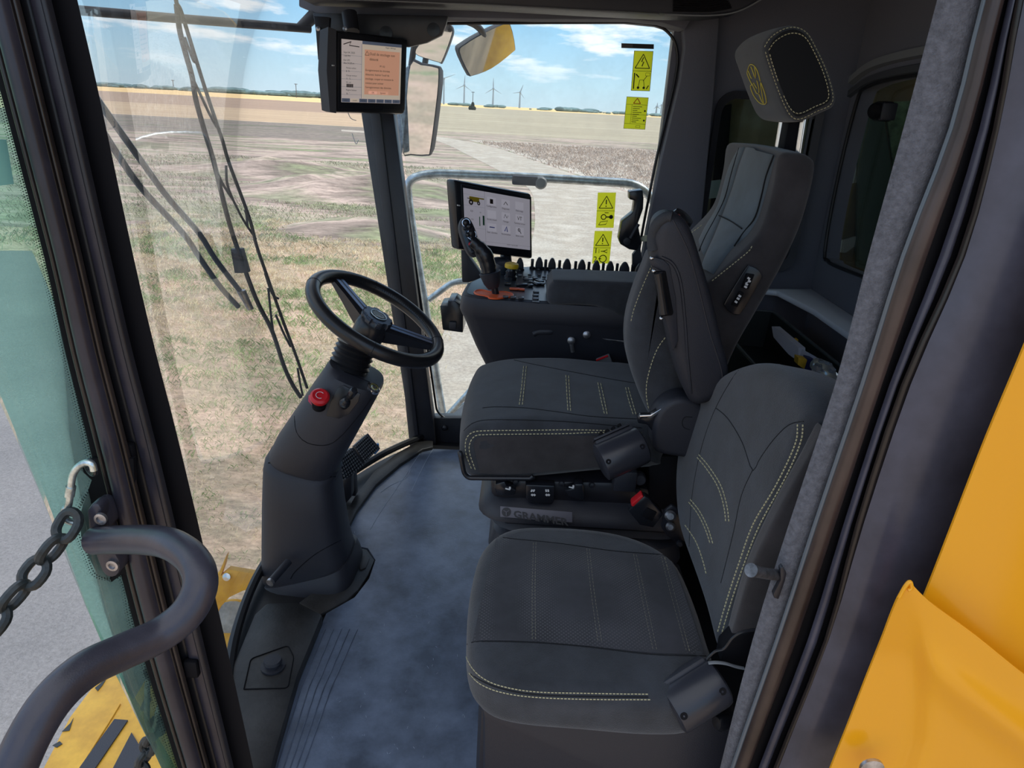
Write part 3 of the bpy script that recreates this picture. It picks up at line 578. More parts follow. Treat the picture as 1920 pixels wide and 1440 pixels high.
# yellow platform and chips at lower left
yz_ = -.42
T = thing('yellow_platform', 'worn yellow access platform with dark anti-slip strips below the grab handle', 'platform', P(200, 1400, z=yz_))
mb = MB(); mb.prism(PZ([(60, 1480), (130, 1345), (190, 1265), (215, 1262), (250, 1310), (330, 1180), (420, 1120), (480, 1250), (480, 1600), (60, 1600)], yz_), (0, 0, -.05), .004); part('plate', mb, YELW, T)
mb = MB(); mb.prism(PZ([(133, 1475), (150, 1440), (215, 1350), (240, 1352), (180, 1440), (160, 1475)], yz_ + .001), (0, 0, .004)); part('grip_strip', mb, mat('grey_grip_tape', (.07, .075, .09), .8, bump=.5, bscale=400), T)
mb = MB(); mb.prism(PZ([(195, 1475), (247, 1375), (262, 1400), (275, 1475)], yz_ + .001), (0, 0, .004)); part('grip_strip', mb, bpy.data.materials['grey_grip_tape'], T)
for pts in ([(178, 1290), (200, 1272), (192, 1285), (183, 1296)], [(116, 1372), (132, 1356), (138, 1346), (130, 1370)], [(98, 1398), (112, 1390), (117, 1395), (106, 1402)], [(262, 1330), (275, 1300), (284, 1310), (272, 1335)]):
    mb = MB(); mb.prism(PZ(pts, yz_ + .001), (0, 0, .001)); part('paint_chip', mb, mat('bare_dark_steel', (.05, .06, .06), .6) if 'bare_dark_steel' not in bpy.data.materials else bpy.data.materials['bare_dark_steel'], T)
mb = MB(); mb.tube(PZ([(150, 1440), (210, 1345), (225, 1320)], yz_ + .002), .002, 6); part('fold_line', mb, YELW, T)
T = thing('yellow_bracket', 'curved yellow bracket with a bolt, seen below the windscreen by the column', 'bracket', P(450, 1100, z=-.3))
mb = MB(); mb.prism(PY([(398, 1085), (410, 1075), (425, 1040), (421, 1060), (414, 1080), (428, 1068), (500, 1080), (500, 1098), (455, 1108), (430, 1120), (412, 1140), (398, 1170), (395, 1140)], 1.75), (0, .02, 0), .001); part('plate', mb, YELW, T)
mb = MB(); mb.prism(PY([(418, 1250), (430, 1245), (452, 1200), (462, 1165), (475, 1130), (500, 1095), (500, 1110), (470, 1185), (425, 1300)], 1.75), (0, .02, 0), .001); part('plate', mb, YELW, T)
mb = MB(); mb.lathe([(.012, 0), (.012, .006), (0, .008)], P(426, 1081, y=1.748), (0, -1, .4), 12); part('bolt', mb, CHR, T, 'bright steel bolt')
T = thing('work_light', 'round grey-lensed work light behind the yellow bracket', 'light', P(440, 1190, y=1.85)); c = P(442, 1172, y=1.85)
mb = MB(); mb.lathe([(.085, 0), (.09, .02), (.088, .03), (.04, .036), (0, .038)], c, (.1, -1, .35), 28); part('lens', mb, mat('grey_lens', (.35, .36, .36), .25, noise=.2, nscale=30), T)
mb = MB(); mb.ring(c + V((0, -.02, .005)), (1, 0.1, 0), (0, .35, 1), .09, .006, 32, 8); part('rim', mb, YELW, T)
# ================================================================== OUTSIDE THE GLASS
def wpts(pts, off=.03, k=6, smooth=True):
    o = []
    for a, b in pts:
        r = ray(a, b).normalized(); h = WS.ray_cast(CAM, r)
        if h[0] is None: h = (CAM + r * 2.3,)
        o.append(h[0] + r * off / .8)
    return cr_path(o, k) if smooth else o
T = thing('windscreen_wiper', 'long black windscreen wiper with zigzag blade linkage, slanting down to the steering column', 'wiper', P(450, 500, y=1.9))
mb = MB(); bl = wpts([(327, -30), (331, 5), (340, 23), (367, 110), (390, 183), (417, 263), (430, 307), (467, 407), (481, 460), (497, 507), (530, 600), (555, 667), (576, 728)], .02); mb.tube(bl, .0048, 8); part('rubber_blade', mb, RUB, T)
mb = MB(); mb.tube(wpts([(331, 8), (337, 57), (348, 100), (360, 143), (368, 190), (387, 257), (400, 300), (425, 400), (445, 465), (480, 560), (510, 620), (532, 685), (548, 720), (564, 745)], .035), .0065, 8); part('arm', mb, STEELB, T)
for z_ in ([(358, 140), (377, 180), (392, 212), (406, 238)], [(346, 70), (362, 112), (367, 116)], [(399, 300), (415, 340), (437, 375)], [(437, 375), (426, 345), (424, 310)], [(437, 375), (452, 405), (464, 425)], [(464, 425), (462, 402), (459, 394)], [(464, 425), (480, 448)], [(497, 512), (510, 550), (522, 560)], [(503, 540), (508, 590), (512, 620)], [(517, 590), (532, 625), (545, 650)], [(558, 690), (563, 720), (568, 742)]):
    mb = MB(); mb.tube(wpts(z_, .028, 4), .0035, 6); part('linkage', mb, STEELB, T)
mb = MB(); q = wpts([(445, 466), (455, 510)], .045, smooth=False); mb.tube([q[0], q[1]], [.020, .024], 6, flat=.5); part('pivot_cover', mb, PLM, T)
T = thing('wiper_linkage', 'pair of parallel blue-black wiper rods coming in from the left pillar', 'wiper', P(330, 380, y=1.9)); M_BS = mat('blue_black_steel', (.03, .05, .075), .35)
for z_ in ([(175, 175), (187, 193), (273, 313), (317, 373), (373, 437), (405, 487), (455, 552)], [(180, 225), (197, 253), (263, 350), (343, 437), (377, 487), (415, 540), (447, 575)]):
    mb = MB(); mb.tube(wpts(z_, .10, 4), .0075, 8); part('rod', mb, M_BS, T)
mb = MB(); q = wpts([(452, 545), (470, 580)], .09, smooth=False); mb.tube([q[0], q[1]], [.014, .010], 8, flat=.5); part('end_joint', mb, STL, T, 'bare metal end joint')
T = thing('roof_bar', 'dark tubular bar outside the top of the windscreen', 'bar', P(360, 40, y=2.2))
mb = MB(); mb.tube([P(120, 17, y=2.0), P(350, 36, y=2.15), P(582, 54, y=2.35)], .012, 10); part('tube', mb, STEELB, T)
mb = MB(); mb.tube([P(560, 52, y=2.33), P(575, 42, y=2.35), P(590, 28, y=2.38)], [.012, .018, .02], 10); part('end_bracket', mb, PLM, T)
# mirrors
def mirror(name, label, outline, y, thick, arm=None, casepx=None, tilt=(0, 0, 0)):
    p3 = [P(a, b, y=y) for a, b in outline]; c = sum(p3, V((0, 0, 0))) / len(p3); T = thing(name, label, 'mirror', c)
    n = V((tilt[0], -1, tilt[2])).normalized(); p3 = [P(a, b, pl=(c, n)) for a, b in outline]; c = sum(p3, V((0, 0, 0))) / len(p3)
    q = cr_path(p3, 3, True)
    m_ = MB(); m_.prism([c + (p - c) * .965 for p in q], n * .004); part('mirror_glass', m_, MIR, T)
    m_ = MB(); m_.loft([[c + (p - c) * s_ - n * d for p in q] for s_, d in ((.965, -.002), (1.0, 0), (1.0, .015), (.9, thick * .8), (.5, thick))]); part('housing', m_, PLM, T)
    if arm: m_ = MB(); m_.tube(cr_path([P(a, b, y=y_) for a, b, y_ in arm], 5), .012, 10); part('arm', m_, STEELB, T)
    if casepx: m_ = MB(); m_.prism([P(a, b, y=y + .01) for a, b in casepx], (-.01, .07, 0), .01); part('shell', m_, mat('dusty_blue_shell', (.22, .30, .38), .5, noise=.4, nscale=30), T, 'dusty blue-grey shell')
mirror('wide_angle_mirror', 'tilted convex mirror on a curved arm, upper middle of the side window', [(859, 97), (870, 83), (903, 63), (944, 44), (957, 47), (966, 88), (960, 99), (922, 128), (886, 142), (877, 138)], 2.9, .05, [(846, -30, 2.74), (855, 25, 2.75), (872, 38, 2.78), (890, 46, 2.82), (903, 58, 2.86), (909, 74, 2.9)], tilt=(.9, 0, -.30))
mirror('small_door_mirror', 'grey convex mirror partly hidden behind the upper display bracket', [(780, 92), (790, 60), (815, 32), (840, 44), (849, 54), (846, 72), (829, 116), (822, 117), (783, 104)], 3.0, .05, [(800, 100, 3.05), (790, 160, 3.05)], tilt=(-.2, 0, -.1))
mirror('tall_door_mirror', 'tall rectangular exterior mirror right of the upper display', [(770, 120), (790, 119), (819, 124), (824, 132), (821, 180), (808, 280), (801, 292), (770, 291), (756, 287), (760, 220)], 2.95, .06, [(800, -40, 2.74), (786, 40, 2.9), (776, 90, 3.02), (770, 130, 3.03)], casepx=[(750, 135), (768, 121), (762, 200), (754, 288), (750, 291), (735, 275), (735, 237)], tilt=(-.35, 0, -.13))
# handrail
T = thing('platform_handrail', 'galvanised tubular handrail outside the side window', 'handrail', P(800, 780, y=2.8)); Yh = 2.8
mb = MB(); mb.tube(bez_round(PY([(834, 800), (768, 395), (762, 335), (812, 325), (1000, 333), (1203, 345), (1240, 400)], Yh), .07), .0165, 14); part('main_tube', mb, GAL, T)
mb = MB(); mb.tube(bez_round(PY([(804, 562), (850, 528), (880, 527)], Yh), .05), .0125, 12); part('lower_branch', mb, GAL, T)
mb = MB(); mb.tube(bez_round(PY([(836, 782), (884, 730), (905, 700)], Yh), .05), .0125, 12); part('lower_branch', mb, GAL, T)
mb = MB(); mb.tube(PY([(836, 785), (884, 745), (910, 722)], Yh), .004, 8); part('thin_rod', mb, GAL, T)
mb = MB(); mb.rbox(P(985, 338, y=Yh - .02), (.10, .05, .035), r=.008); part('clamp', mb, PLM, T, 'black clamp')
mb = MB(); mb.lathe([(.024, 0), (.024, .018), (.018, .026), (0, .027)], P(1013, 342, y=Yh - .02), (.1, -1, 0), 18); part('clamp_knob', mb, GRY, T, 'grey clamp knob')
mb = MB(); mb.prism([P(a, b, y=2.85) for a, b in [(835, 815), (845, 775), (890, 742), (930, 742), (930, 815)]], (0, .02, 0)); solo('step_plate', mb, mat('pale_blue_step', (.35, .45, .6), .5), 'pale blue step plate outside below the handrail', 'step')
# window stickers
def sticker(pts, label, draw, name='warning_sticker', m_=None):
    f = Fr(*[P(a, b, y=2.447) for a, b in pts]); T = thing(name, label, 'sticker', f.p(0, -f.h), 'stickers on the side window' if name == 'warning_sticker' else None)
    m2 = MB(); rect(f, m2, 0, -f.h, f.w, 0, 0, .0008); part('backing', m2, m_ or STK, T); m3 = MB(); draw(f, m3); part('print', m3, INK, T); return f, T
def frame_(f, m, x0, y0, x1, y1, w=.0012):
    for a in ((x0, y0, x1, y0 + w), (x0, y1 - w, x1, y1), (x0, y0, x0 + w, y1), (x1 - w, y0, x1, y1)): rect(f, m, *a, l=.001)
def line(f, m, pts, w=.0012): m.tube([f.p(a, b, .0012) for a, b in pts], w, 5)
def tri(f, m, cx, y0, y1, hw, w=.0013): line(f, m, [(cx - hw, y0), (cx + hw, y0)], w); line(f, m, [(cx - hw, y0), (cx, y1)], w); line(f, m, [(cx + hw, y0), (cx, y1)], w)
def st1(f, m):
    W_, H = f.w, f.h; frame_(f, m, 0, -H, W_, 0); rect(f, m, 0, -H * .505, W_, -H * .495, l=.001); tri(f, m, W_ * .5, -H * .43, -H * .08, W_ * .38)
    line(f, m, [(W_ * .52, -H * .16), (W_ * .44, -H * .27), (W_ * .55, -H * .27), (W_ * .47, -H * .38)], .0016)
    line(f, m, [(W_ * .12, -H * .55), (W_ * .12, -H * .95)], .0018); line(f, m, [(W_ * .2, -H * .58), (W_ * .36, -H * .66)], .002); line(f, m, [(W_ * .36, -H * .9), (W_ * .42, -H * .72), (W_ * .62, -H * .72), (W_ * .68, -H * .9)], .0009); line(f, m, [(W_ * .6, -H * .75), (W_ * .78, -H * .62)], .0009); frame_(f, m, W_ * .7, -H * .62, W_ * .92, -H * .54, .0008)
    for u in (.36, .66): m.lathe([(.004, 0), (0, .001)], f.p(W_ * u, -H * .92, .0008), f.n, 10)
    line(f, m, [(W_ * .8, -H * .95), (W_ * .9, -H * .86)], .0015)
def st2(f, m):
    W_, H = f.w, f.h; frame_(f, m, 0, -H, W_, 0, .0009)
    for v in (.24, .55, .84): rect(f, m, 0, -H * v, W_, -H * v + .0008, l=.001)
    rect(f, m, W_ * .28, -H * .84, W_ * .28 + .0008, -H * .24, l=.001)
    for i in range(9):
        v = .28 + i * .06; rect(f, m, W_ * .33, -H * v - .0025, W_ * (.75 - .1 * (i % 3)), -H * v - .0008, l=.001)
    for v in (.42, .72): m.lathe([(.003, 0), (0, .001)], f.p(W_ * .9, -H * v, .0008), f.n, 10)
    frame_(f, m, W_ * .55, -H * .95, W_ * .75, -H * .88, .0007)
def st3(f, m):
    W_, H = f.w, f.h; tri(f, m, W_ * .5, -H * .44, -H * .1, W_ * .38); rect(f, m, W_ * .47, -H * .33, W_ * .53, -H * .2, l=.001); rect(f, m, W_ * .47, -H * .4, W_ * .53, -H * .37, l=.001); rect(f, m, 0, -H * .52, W_, -H * .51, l=.001)
    line(f, m, [(W_ * .45, -H * .57), (W_ * .66, -H * .57)], .0012); m.ring(f.p(W_ * .4, -H * .69, .001), f.u, f.v, .008, .0015, 16, 5); line(f, m, [(W_ * .55, -H * .69), (W_ * .8, -H * .69)], .002); m.lathe([(.007, 0), (0, .001)], f.p(W_ * .82, -H * .69, .0008), f.n, 12)
    line(f, m, [(W_ * .15, -H * .92), (W_ * .25, -H * .83), (W_ * .65, -H * .8), (W_ * .55, -H * .9), (W_ * .15, -H * .92)], .001)
def st4(f, m):
    W_, H = f.w, f.h; tri(f, m, W_ * .5, -H * .44, -H * .1, W_ * .38); rect(f, m, W_ * .47, -H * .33, W_ * .53, -H * .2, l=.001); rect(f, m, W_ * .47, -H * .4, W_ * .53, -H * .37, l=.001); rect(f, m, 0, -H * .52, W_, -H * .51, l=.001)
    m.text('1', f, W_ * .05, -H * .68, .028, lift=.001); m.text('2', f, W_ * .05, -H * .95, .028, lift=.001)
    for i in range(4): rect(f, m, W_ * .3, -H * (.58 + .03 * i), W_ * .38, -H * (.58 + .03 * i) + .001, l=.001)
    line(f, m, [(W_ * .45, -H * .62), (W_ * .6, -H * .62), (W_ * .8, -H * .57), (W_ * .8, -H * .67), (W_ * .6, -H * .62)], .0014); m.ring(f.p(W_ * .6, -H * .85, .001), f.u, f.v, .012, .0015, 16, 5); line(f, m, [(W_ * .35, -H * .85), (W_ * .5, -H * .85)], .0015)
sticker([(1189, 95), (1225, 96), (1183, 170)], 'yellow sticker with lightning-bolt warning triangle above a sprayer pictogram', st1)
f2, T2 = sticker([(1175, 181), (1216, 183), (1169, 241)], 'yellow sticker with red triangle and lines of small print', st2)
mb = MB(); tri(f2, mb, f2.w * .5, -f2.h * .2, -f2.h * .04, f2.w * .16, .0012); part('red_triangle', mb, RED, T2)
sticker([(1121, 361), (1155, 361), (1117, 427)], 'yellow sticker with exclamation triangle above a key and booklet', st3)
sticker([(1115, 433), (1148, 433), (1110, 494)], 'yellow sticker with exclamation triangle, numbers 1 and 2, horn and engine signs', st4)
def st5(f, m):
    rect(f, m, f.w * .35, -f.h * .9, f.w * .98, -f.h * .1, l=.001)
sticker([(1165, 81), (1226, 83), (1165, 90)], 'narrow dark strip label above the lightning sticker', st5, 'strip_label', mat('dark_brown_label', (.06, .05, .045), .5))
# window latch
T = thing('window_latch', 'black window latch and bracket on the right edge of the side window', 'latch', P(1185, 465, y=2.4))
mb = MB(); mb.prism(PY([(1180, 359), (1205, 356), (1207, 372), (1206, 392), (1196, 420), (1200, 440), (1203, 455), (1194, 470), (1180, 468), (1163, 458), (1160, 448), (1166, 415), (1187, 398), (1190, 376), (1180, 374)], 2.37), (0, .05, 0), .004); part('body', mb, PLS, T)
mb = MB(); mb.lathe([(.012, 0), (.012, .008), (.006, .01), (0, .01)], P(1175, 452, y=2.37), (0, -1, 0), 14); part('pivot', mb, PLM, T)
mb = MB(); mb.tube(PY([(1197, 420), (1182, 447)], 2.36), .006, 8); part('lever', mb, PLM, T)
mb = MB(); mb.prism(PY([(1186, 478), (1200, 460), (1206, 500), (1192, 520), (1186, 500)], 2.39), (0, .02, 0)); part('lower_bracket', mb, PLM, T)
mb = MB(); mb.prism([P(a, b, y=y_) for a, b, y_ in [(1200, 447, 2.38), (1208, 441, 2.37), (1242, 441, 2.30), (1242, 448, 2.30), (1228, 452, 2.33), (1200, 453, 2.38)]], (0, .002, 0)); solo('cable_tag', mb, mat('cream_tag', (.55, .53, .38), .6), 'small cream paper tag behind the armrest by the window latch', 'tag')
# ================================================================== UPPER DISPLAY
T = thing('upper_display', 'upper touch display showing an orange warning message in French, hung from the roof', 'display', P(690, 140, y=2.15))
f = Fr(P(634, 66, y=2.10), P(760, 79, y=2.27), P(634, 200, y=2.10))
f.h = (P(634, 200, y=2.1) - P(634, 66, y=2.1)).length; W_, H = f.w, f.h
mb = MB(); mb.prism([f.p(-.008, .012, -.004), f.p(W_ + .012, .010, -.004), f.p(W_ + .012, -H - .018, -.004), f.p(-.008, -H - .016, -.004)], -f.n * .045, .010); part('housing', mb, PLS, T)
mb = MB(); s_ = f.p; mb.loft([[s_(-.006, .013, 0), s_(-.024, .018, -.010), s_(-.024, .010, -.05), s_(-.006, .010, -.05)], [s_(-.006, -H * .5, 0), s_(-.031, -H * .5, -.008), s_(-.031, -H * .5, -.05), s_(-.006, -H * .5, -.05)], [s_(-.006, -H - .017, 0), s_(-.020, -H - .015, -.010), s_(-.020, -H - .013, -.05), s_(-.006, -H - .017, -.05)]]); part('side_grip', mb, PLM, T)
mb = MB(); rect(f, mb, -.002, -H - .006, W_ + .006, .006, l=-.005, t=.0055, r=.002); part('bezel', mb, PLS, T)
mb = MB(); mb.rbox(f.p(-.016, -H * .42, .0), (.008, .003, .004), f.R(), .001); part('indicator', mb, mat('lit_indicator', (.7, .7, .7), .4), T, 'pale indicator')
def emis(name, c, s=.55): return mat(name, lin(c), .35, emit=s)
E_BEI, E_ORG, E_BTN, E_DK, E_LG = emis('screen_beige', (205, 192, 188), .27), emis('screen_orange', (222, 166, 138), .27), emis('screen_button', (80, 88, 105), .35), mat('screen_ink', (.03, .02, .02), .5), emis('screen_pale', (214, 198, 180), .27)
x0, x1, y1, y0 = .010, W_ - .014, -.008, -H + .012; SW, SH = x1 - x0, y1 - y0
scr = MB(); rect(f, scr, x0, y0, x1, y1, l=.0006, t=.0004); SCN = part('screen', scr, E_BEI, T)
def sub(name, m_, rects, par=SCN, lab=None):
    m2 = MB(); [rect(f, m2, x0 + SW * a, y1 - SH * d, x0 + SW * c, y1 - SH * b, l=.0012 + .0002 * (name != 'pane'), t=.0002) for a, b, c, d in rects]; return part(name, m2, m_, par, lab)
sub('pane', E_LG, [(.33, .05, 1, .93)]); sub('message_box', E_ORG, [(.37, .13, .97, .86)], lab='orange message box')
sub('title_bar', E_BTN, [(.33, 0, 1, .05)])
for i in range(7):
    sub('soft_button', E_LG if i == 1 else E_BTN, [(.005 + i * .143, .935, .135 + i * .143, .995)])
sub('bar_gauge', E_DK, [(.08 + i * .022, .70, .097 + i * .022, .755) for i in range(5)]); sub('rule', E_BTN, [(0, .12 + .125 * i, .32, .123 + .125 * i) for i in range(1, 7)] + [(.32, .05, .325, .93)])
sub('button', E_BEI, [(.44, .80, .59, .85), (.60, .80, .78, .85)])
tm = MB(); tx = lambda s, a, b, z, al='LEFT': tm.text(s, f, x0 + SW * a, y1 - SH * b, SH * z, al, lift=.0018)
tx('Outil de stockage non', .45, .215, .062); tx('détecté', .45, .30, .062); tx('PF 102', .67, .40, .042, 'CENTER')
for i, s_ in enumerate(["Enregistrement de données", "désactivé. Insérer l'outil de", "stockage, couper et remettre le", "contact pour activer", "l'enregistrement des données."]): tx(s_, .385, .475 + i * .07, .048)
tx('OK', .515, .84, .04, 'CENTER'); tx('Ignorer', .69, .84, .04, 'CENTER'); tx('Régler l\'affichage', .72, .085, .034)
for s_, b, z in (('Sept 04, 2025', .215, .042), ('1:00 PM', .27, .042), ('Etat GPS', .335, .036), ('Abs DGPS-4', .385, .042), ('Niveau carbur.', .455, .036), ('8  %', .51, .042), ('Charge moteur', .575, .036), ('11  %', .63, .042), ('Vit. sol', .685, .036), ('Régime batteur', .81, .036), ('16  °', .87, .042)): tx(s_, .03 if b < .4 else .07, b, z)
for i, s_ in enumerate(('MENU', 'CHAMP', 'TRAVAIL', 'CARTE', 'OUTILS', 'DIAG', 'INFO')): tx(s_, .07 + i * .143, .978, .028, 'CENTER')
part('lettering', tm, E_DK, SCN)
mb = MB(); tri(f, mb, x0 + SW * .41, y1 - SH * .22, y1 - SH * .155, SW * .035, .0007); line(f, mb, [(x0 + SW * .03, y1 - SH * .08), (x0 + SW * .15, y1 - SH * .03), (x0 + SW * .12, y1 - SH * .09), (x0 + SW * .28, y1 - SH * .10)], .0012); part('symbols', mb, E_DK, SCN)
# bracket that carries it
T = thing('display_bracket', 'black folded steel bracket carrying the upper display', 'bracket', P(720, 60, y=2.25))
mb = MB(); mb.prism(PY([(586, 24), (840, 30), (836, 46), (828, 66), (800, 80), (766, 88), (640, 82), (600, 88), (594, 60)], 2.30), (0, .02, 0), .002); part('plate', mb, STEELB, T)
mb = MB(); mb.prism(PY([(588, 30), (618, 32), (612, 117), (596, 112), (592, 60)], 2.16), (0, .02, 0), .002); part('side_plate', mb, STEELB, T)
mb = MB(); mb.tube([P(655, 25, y=2.24), P(660, 60, y=2.22)], .022, 12); part('tube', mb, PLM, T)
for a, b in ((597, 54), (647, 54), (602, 108)):
    mb = MB(); mb.lathe([(.006, 0), (.006, .004), (0, .006)], P(a, b, y=2.155), (0, -1, 0), 12); part('screw', mb, STL, T, 'bright screw head')
for a, b in ((813, 56), (724, 62)):
    mb = MB(); mb.lathe([(.019, 0), (.019, .003), (0, .004)], P(a, b, y=2.298), (0, -1, 0), 20); part('grommet', mb, PLS, T)
mb = MB(); mb.tube(cr_path(PY([(652, 210), (658, 222), (668, 226)], 2.2), 5), .0012, 6); mb.tube(cr_path(PY([(660, 250), (664, 262), (668, 270), (672, 262)], 2.42), 5), .0015, 6); part('loose_wire', mb, WHT, T, 'thin pale wire')
# ================================================================== STEERING COLUMN
def LR(l, r, y, b, n=32, ex=3.2):
    A, B = P(*l, y=y), P(*r, y=y); c = (A + B) / 2; u = (B - A) / 2; w = V((0, b, 0)); o = []
    for i in range(n):
        a = 2 * math.pi * i / n; ca, sa = math.cos(a), math.sin(a); o.append(c + u * math.copysign(abs(ca) ** (2 / ex), ca) + w * math.copysign(abs(sa) ** (2 / ex), sa))
    return o
YC = 1.60
T = thing('steering_column', 'angled black steering column with a boxy lower housing standing on the floor', 'steering column', P(585, 1100, y=YC))
def lofts(rows, y=YC, ex=3.2): m_ = MB(); m_.loft([LR((l, a), (r, b), y, d, ex=ex) for l, a, r, b, d in rows]); return m_
lowm = lofts([(511, 836, 640, 876, .05), (504, 848, 637, 884, .075), (502, 862, 634, 888, .085), (500, 925, 641, 945, .088), (499, 1000, 650, 1000, .090), (499, 1060, 661, 1035, .095), (500, 1098, 664, 1060, .095)]); part('lower_housing', lowm, PLM, T); LB = lowm.bvh()
upm = lofts([(509, 856, 636, 892, .07), (512, 838, 634, 876, .086), (528, 806, 655, 838, .090), (556, 765, 690, 775, .090), (590, 715, 708, 742, .088), (608, 690, 716, 727, .084), (616, 678, 716, 720, .078), (622, 670, 708, 716, .06)], ex=2.8); part('upper_housing', upm, PLM, T); UB = upm.bvh()
part('base_collar', lofts([(502, 1068, 662, 1032, .10), (498, 1075, 668, 1046, .11), (494, 1092, 672, 1062, .118), (490, 1142, 672, 1092, .120)], ex=4), PLM, T)
mb = MB()
seam(mb, LB, [(503, 868), (545, 872), (580, 884), (610, 894), (634, 893)], .0022, -.0008); seam(mb, LB, [(545, 1085), (555, 1070), (590, 1040), (625, 1020), (645, 1010)], .0013); part('panel_gap', mb, BLK, T)
mb = MB(); seam(mb, UB, [(552, 780), (556, 810), (575, 830), (610, 835), (635, 822), (668, 785), (700, 742)], .0012); seam(mb, UB, [(645, 697), (690, 715), (705, 722)], .001); part('panel_gap', mb, BLK, T)
# bellows
c0, c1 = P(652, 694, y=YC + .01), P(672, 640, y=YC + .03); ax = (c1 - c0).normalized(); mb = MB()
mb.lathe([(.044 if i % 2 else .050, (c1 - c0).length * i / 12) for i in range(13)], c0 - ax * .01, ax, 28); part('bellows', mb, RUB, T)
# recessed pad with stalk
mb = MB(); q = [hit(UB, a, b, .0015)[0] for a, b in [(633, 727), (645, 722), (676, 738), (672, 752), (655, 775), (636, 784), (612, 778), (622, 750)]]; n0 = hit(UB, 642, 755)[1]; mb.prism(q, n0 * .003, .001); part('stalk_recess', mb, PLS, T)
h0, n0 = hit(UB, 645, 757); mb = MB(); sa = (P(672, 722, y=h0.y - .07) - h0).normalized(); mb.lathe([(.013, -.004), (.013, .006), (.010, .008), (.012, .012), (.009, .016), (.010, .02), (.006, .026)], h0, sa, 16); mb.lathe([(.005, .02), (.0055, .045), (.009, .05), (.0095, .082), (.007, .086), (0, .087)], h0, sa, 14); part('stalk', mb, PLS, T)
h0, n0 = hit(UB, 700, 728, 0.0); mb = MB(); mb.lathe([(.017, -.004), (.017, .003), (.014, .005), (.008, .004), (0, .006)], h0, (n0 + V((.3, -.2, .1))).normalized(), 18); part('ignition_lock', mb, CHR, T, 'bright ignition lock')
mb = MB(); p0, p1 = P(541, 1053, y=1.49), P(507, 1092, y=1.42); mb.tube([p0, p1], .0095, 14); part('tilt_lever', mb, PLM, T); mb = MB(); d = (p1 - p0).normalized(); mb.tube([p1 - d * .004, p1 + d * .003], .0102, 14); part('lever_end', mb, STL, T, 'bare metal lever end')
# red stop button
h0, n0 = hit(UB, 598, 762); sa = (P(601, 730, y=h0.y - .035) - h0).normalized(); T = thing('emergency_stop_button', 'red mushroom emergency stop button on the steering column', 'button', h0)
mb = MB(); mb.prism([hit(UB, a, b, .001)[0] for a, b in [(580, 741), (592, 738), (604, 748), (609, 762), (606, 771), (592, 766), (579, 752)]], n0 * .002, .0006); part('red_plate', mb, mat('crimson_plate', (.5, .01, .06), .35), T, 'crimson plate')
mb = MB(); mb.lathe([(.016, 0), (.016, .01), (.013, .012), (.014, .018), (.012, .030), (.010, .034)], h0, sa, 20); part('stem', mb, BLK, T)
mb = MB(); mb.lathe([(.010, .026), (.020, .031), (.0225, .037), (.022, .043), (.017, .047), (.012, .046), (0, .0455)], h0, sa, 28); part('cap', mb, RED, T)
mb = MB(); tc_ = h0 + sa * .0468; u = sa.orthogonal().normalized(); w = sa.cross(u); mb.tube([tc_ + (u * math.cos(a) + w * math.sin(a)) * .009 for a in [i * .3 for i in range(16)]], .0007, 5); part('arrow_mark', mb, WHT, T, 'pale arrow mark')
mb = MB(); q = hits(UB, [(597, 764), (604, 768)], .0035, 3, 2); mb.tube(q, .0008, 5) if len(q) > 1 else mb.sph(h0, .001); part('symbol', mb, WHT, T)
# steering wheel
C0 = P(707.6, 595.3, y=1.66); n = V((.5666, -.0789, 1)).normalized(); u = V((0, 1, 0)).cross(n).normalized(); w = n.cross(u); RW = .1665
T = thing('steering_wheel', 'black leather steering wheel with metal-trimmed spokes and round emblem hub', 'steering wheel', C0)
mb = MB(); mb.ring(C0, u, w, RW, .0172, 72, 16); part('rim', mb, mat('black_leather', (.014, .014, .016), .3, bump=.12, bscale=500), T)
mb = MB()
for i in range(160):
    a = 2 * math.pi * i / 160 ; d = u * math.cos(a) + w * math.sin(a); t_ = -u * math.sin(a) + w * math.cos(a); b = C0 + d * (RW - .0160) + n * .0075; mb.tube([b - t_ * .0016 - n * .002, b + t_ * .0016 + n * .002], .0006, 4)
part('rim_stitching', mb, SEAM, T)
mb = MB()
for a in (.35, 1.9, 3.3, 4.9): d = u * math.cos(a) + w * math.sin(a); mb.ring(C0 + d * RW, d, n, .0172, .0007, 20, 5)
part('rim_joint', mb, SEAM, T)
hubc = C0 - n * .012
def ang(px, py):
    q = P(px, py, pl=(C0, n)) - C0; return math.atan2(q.dot(w), q.dot(u))
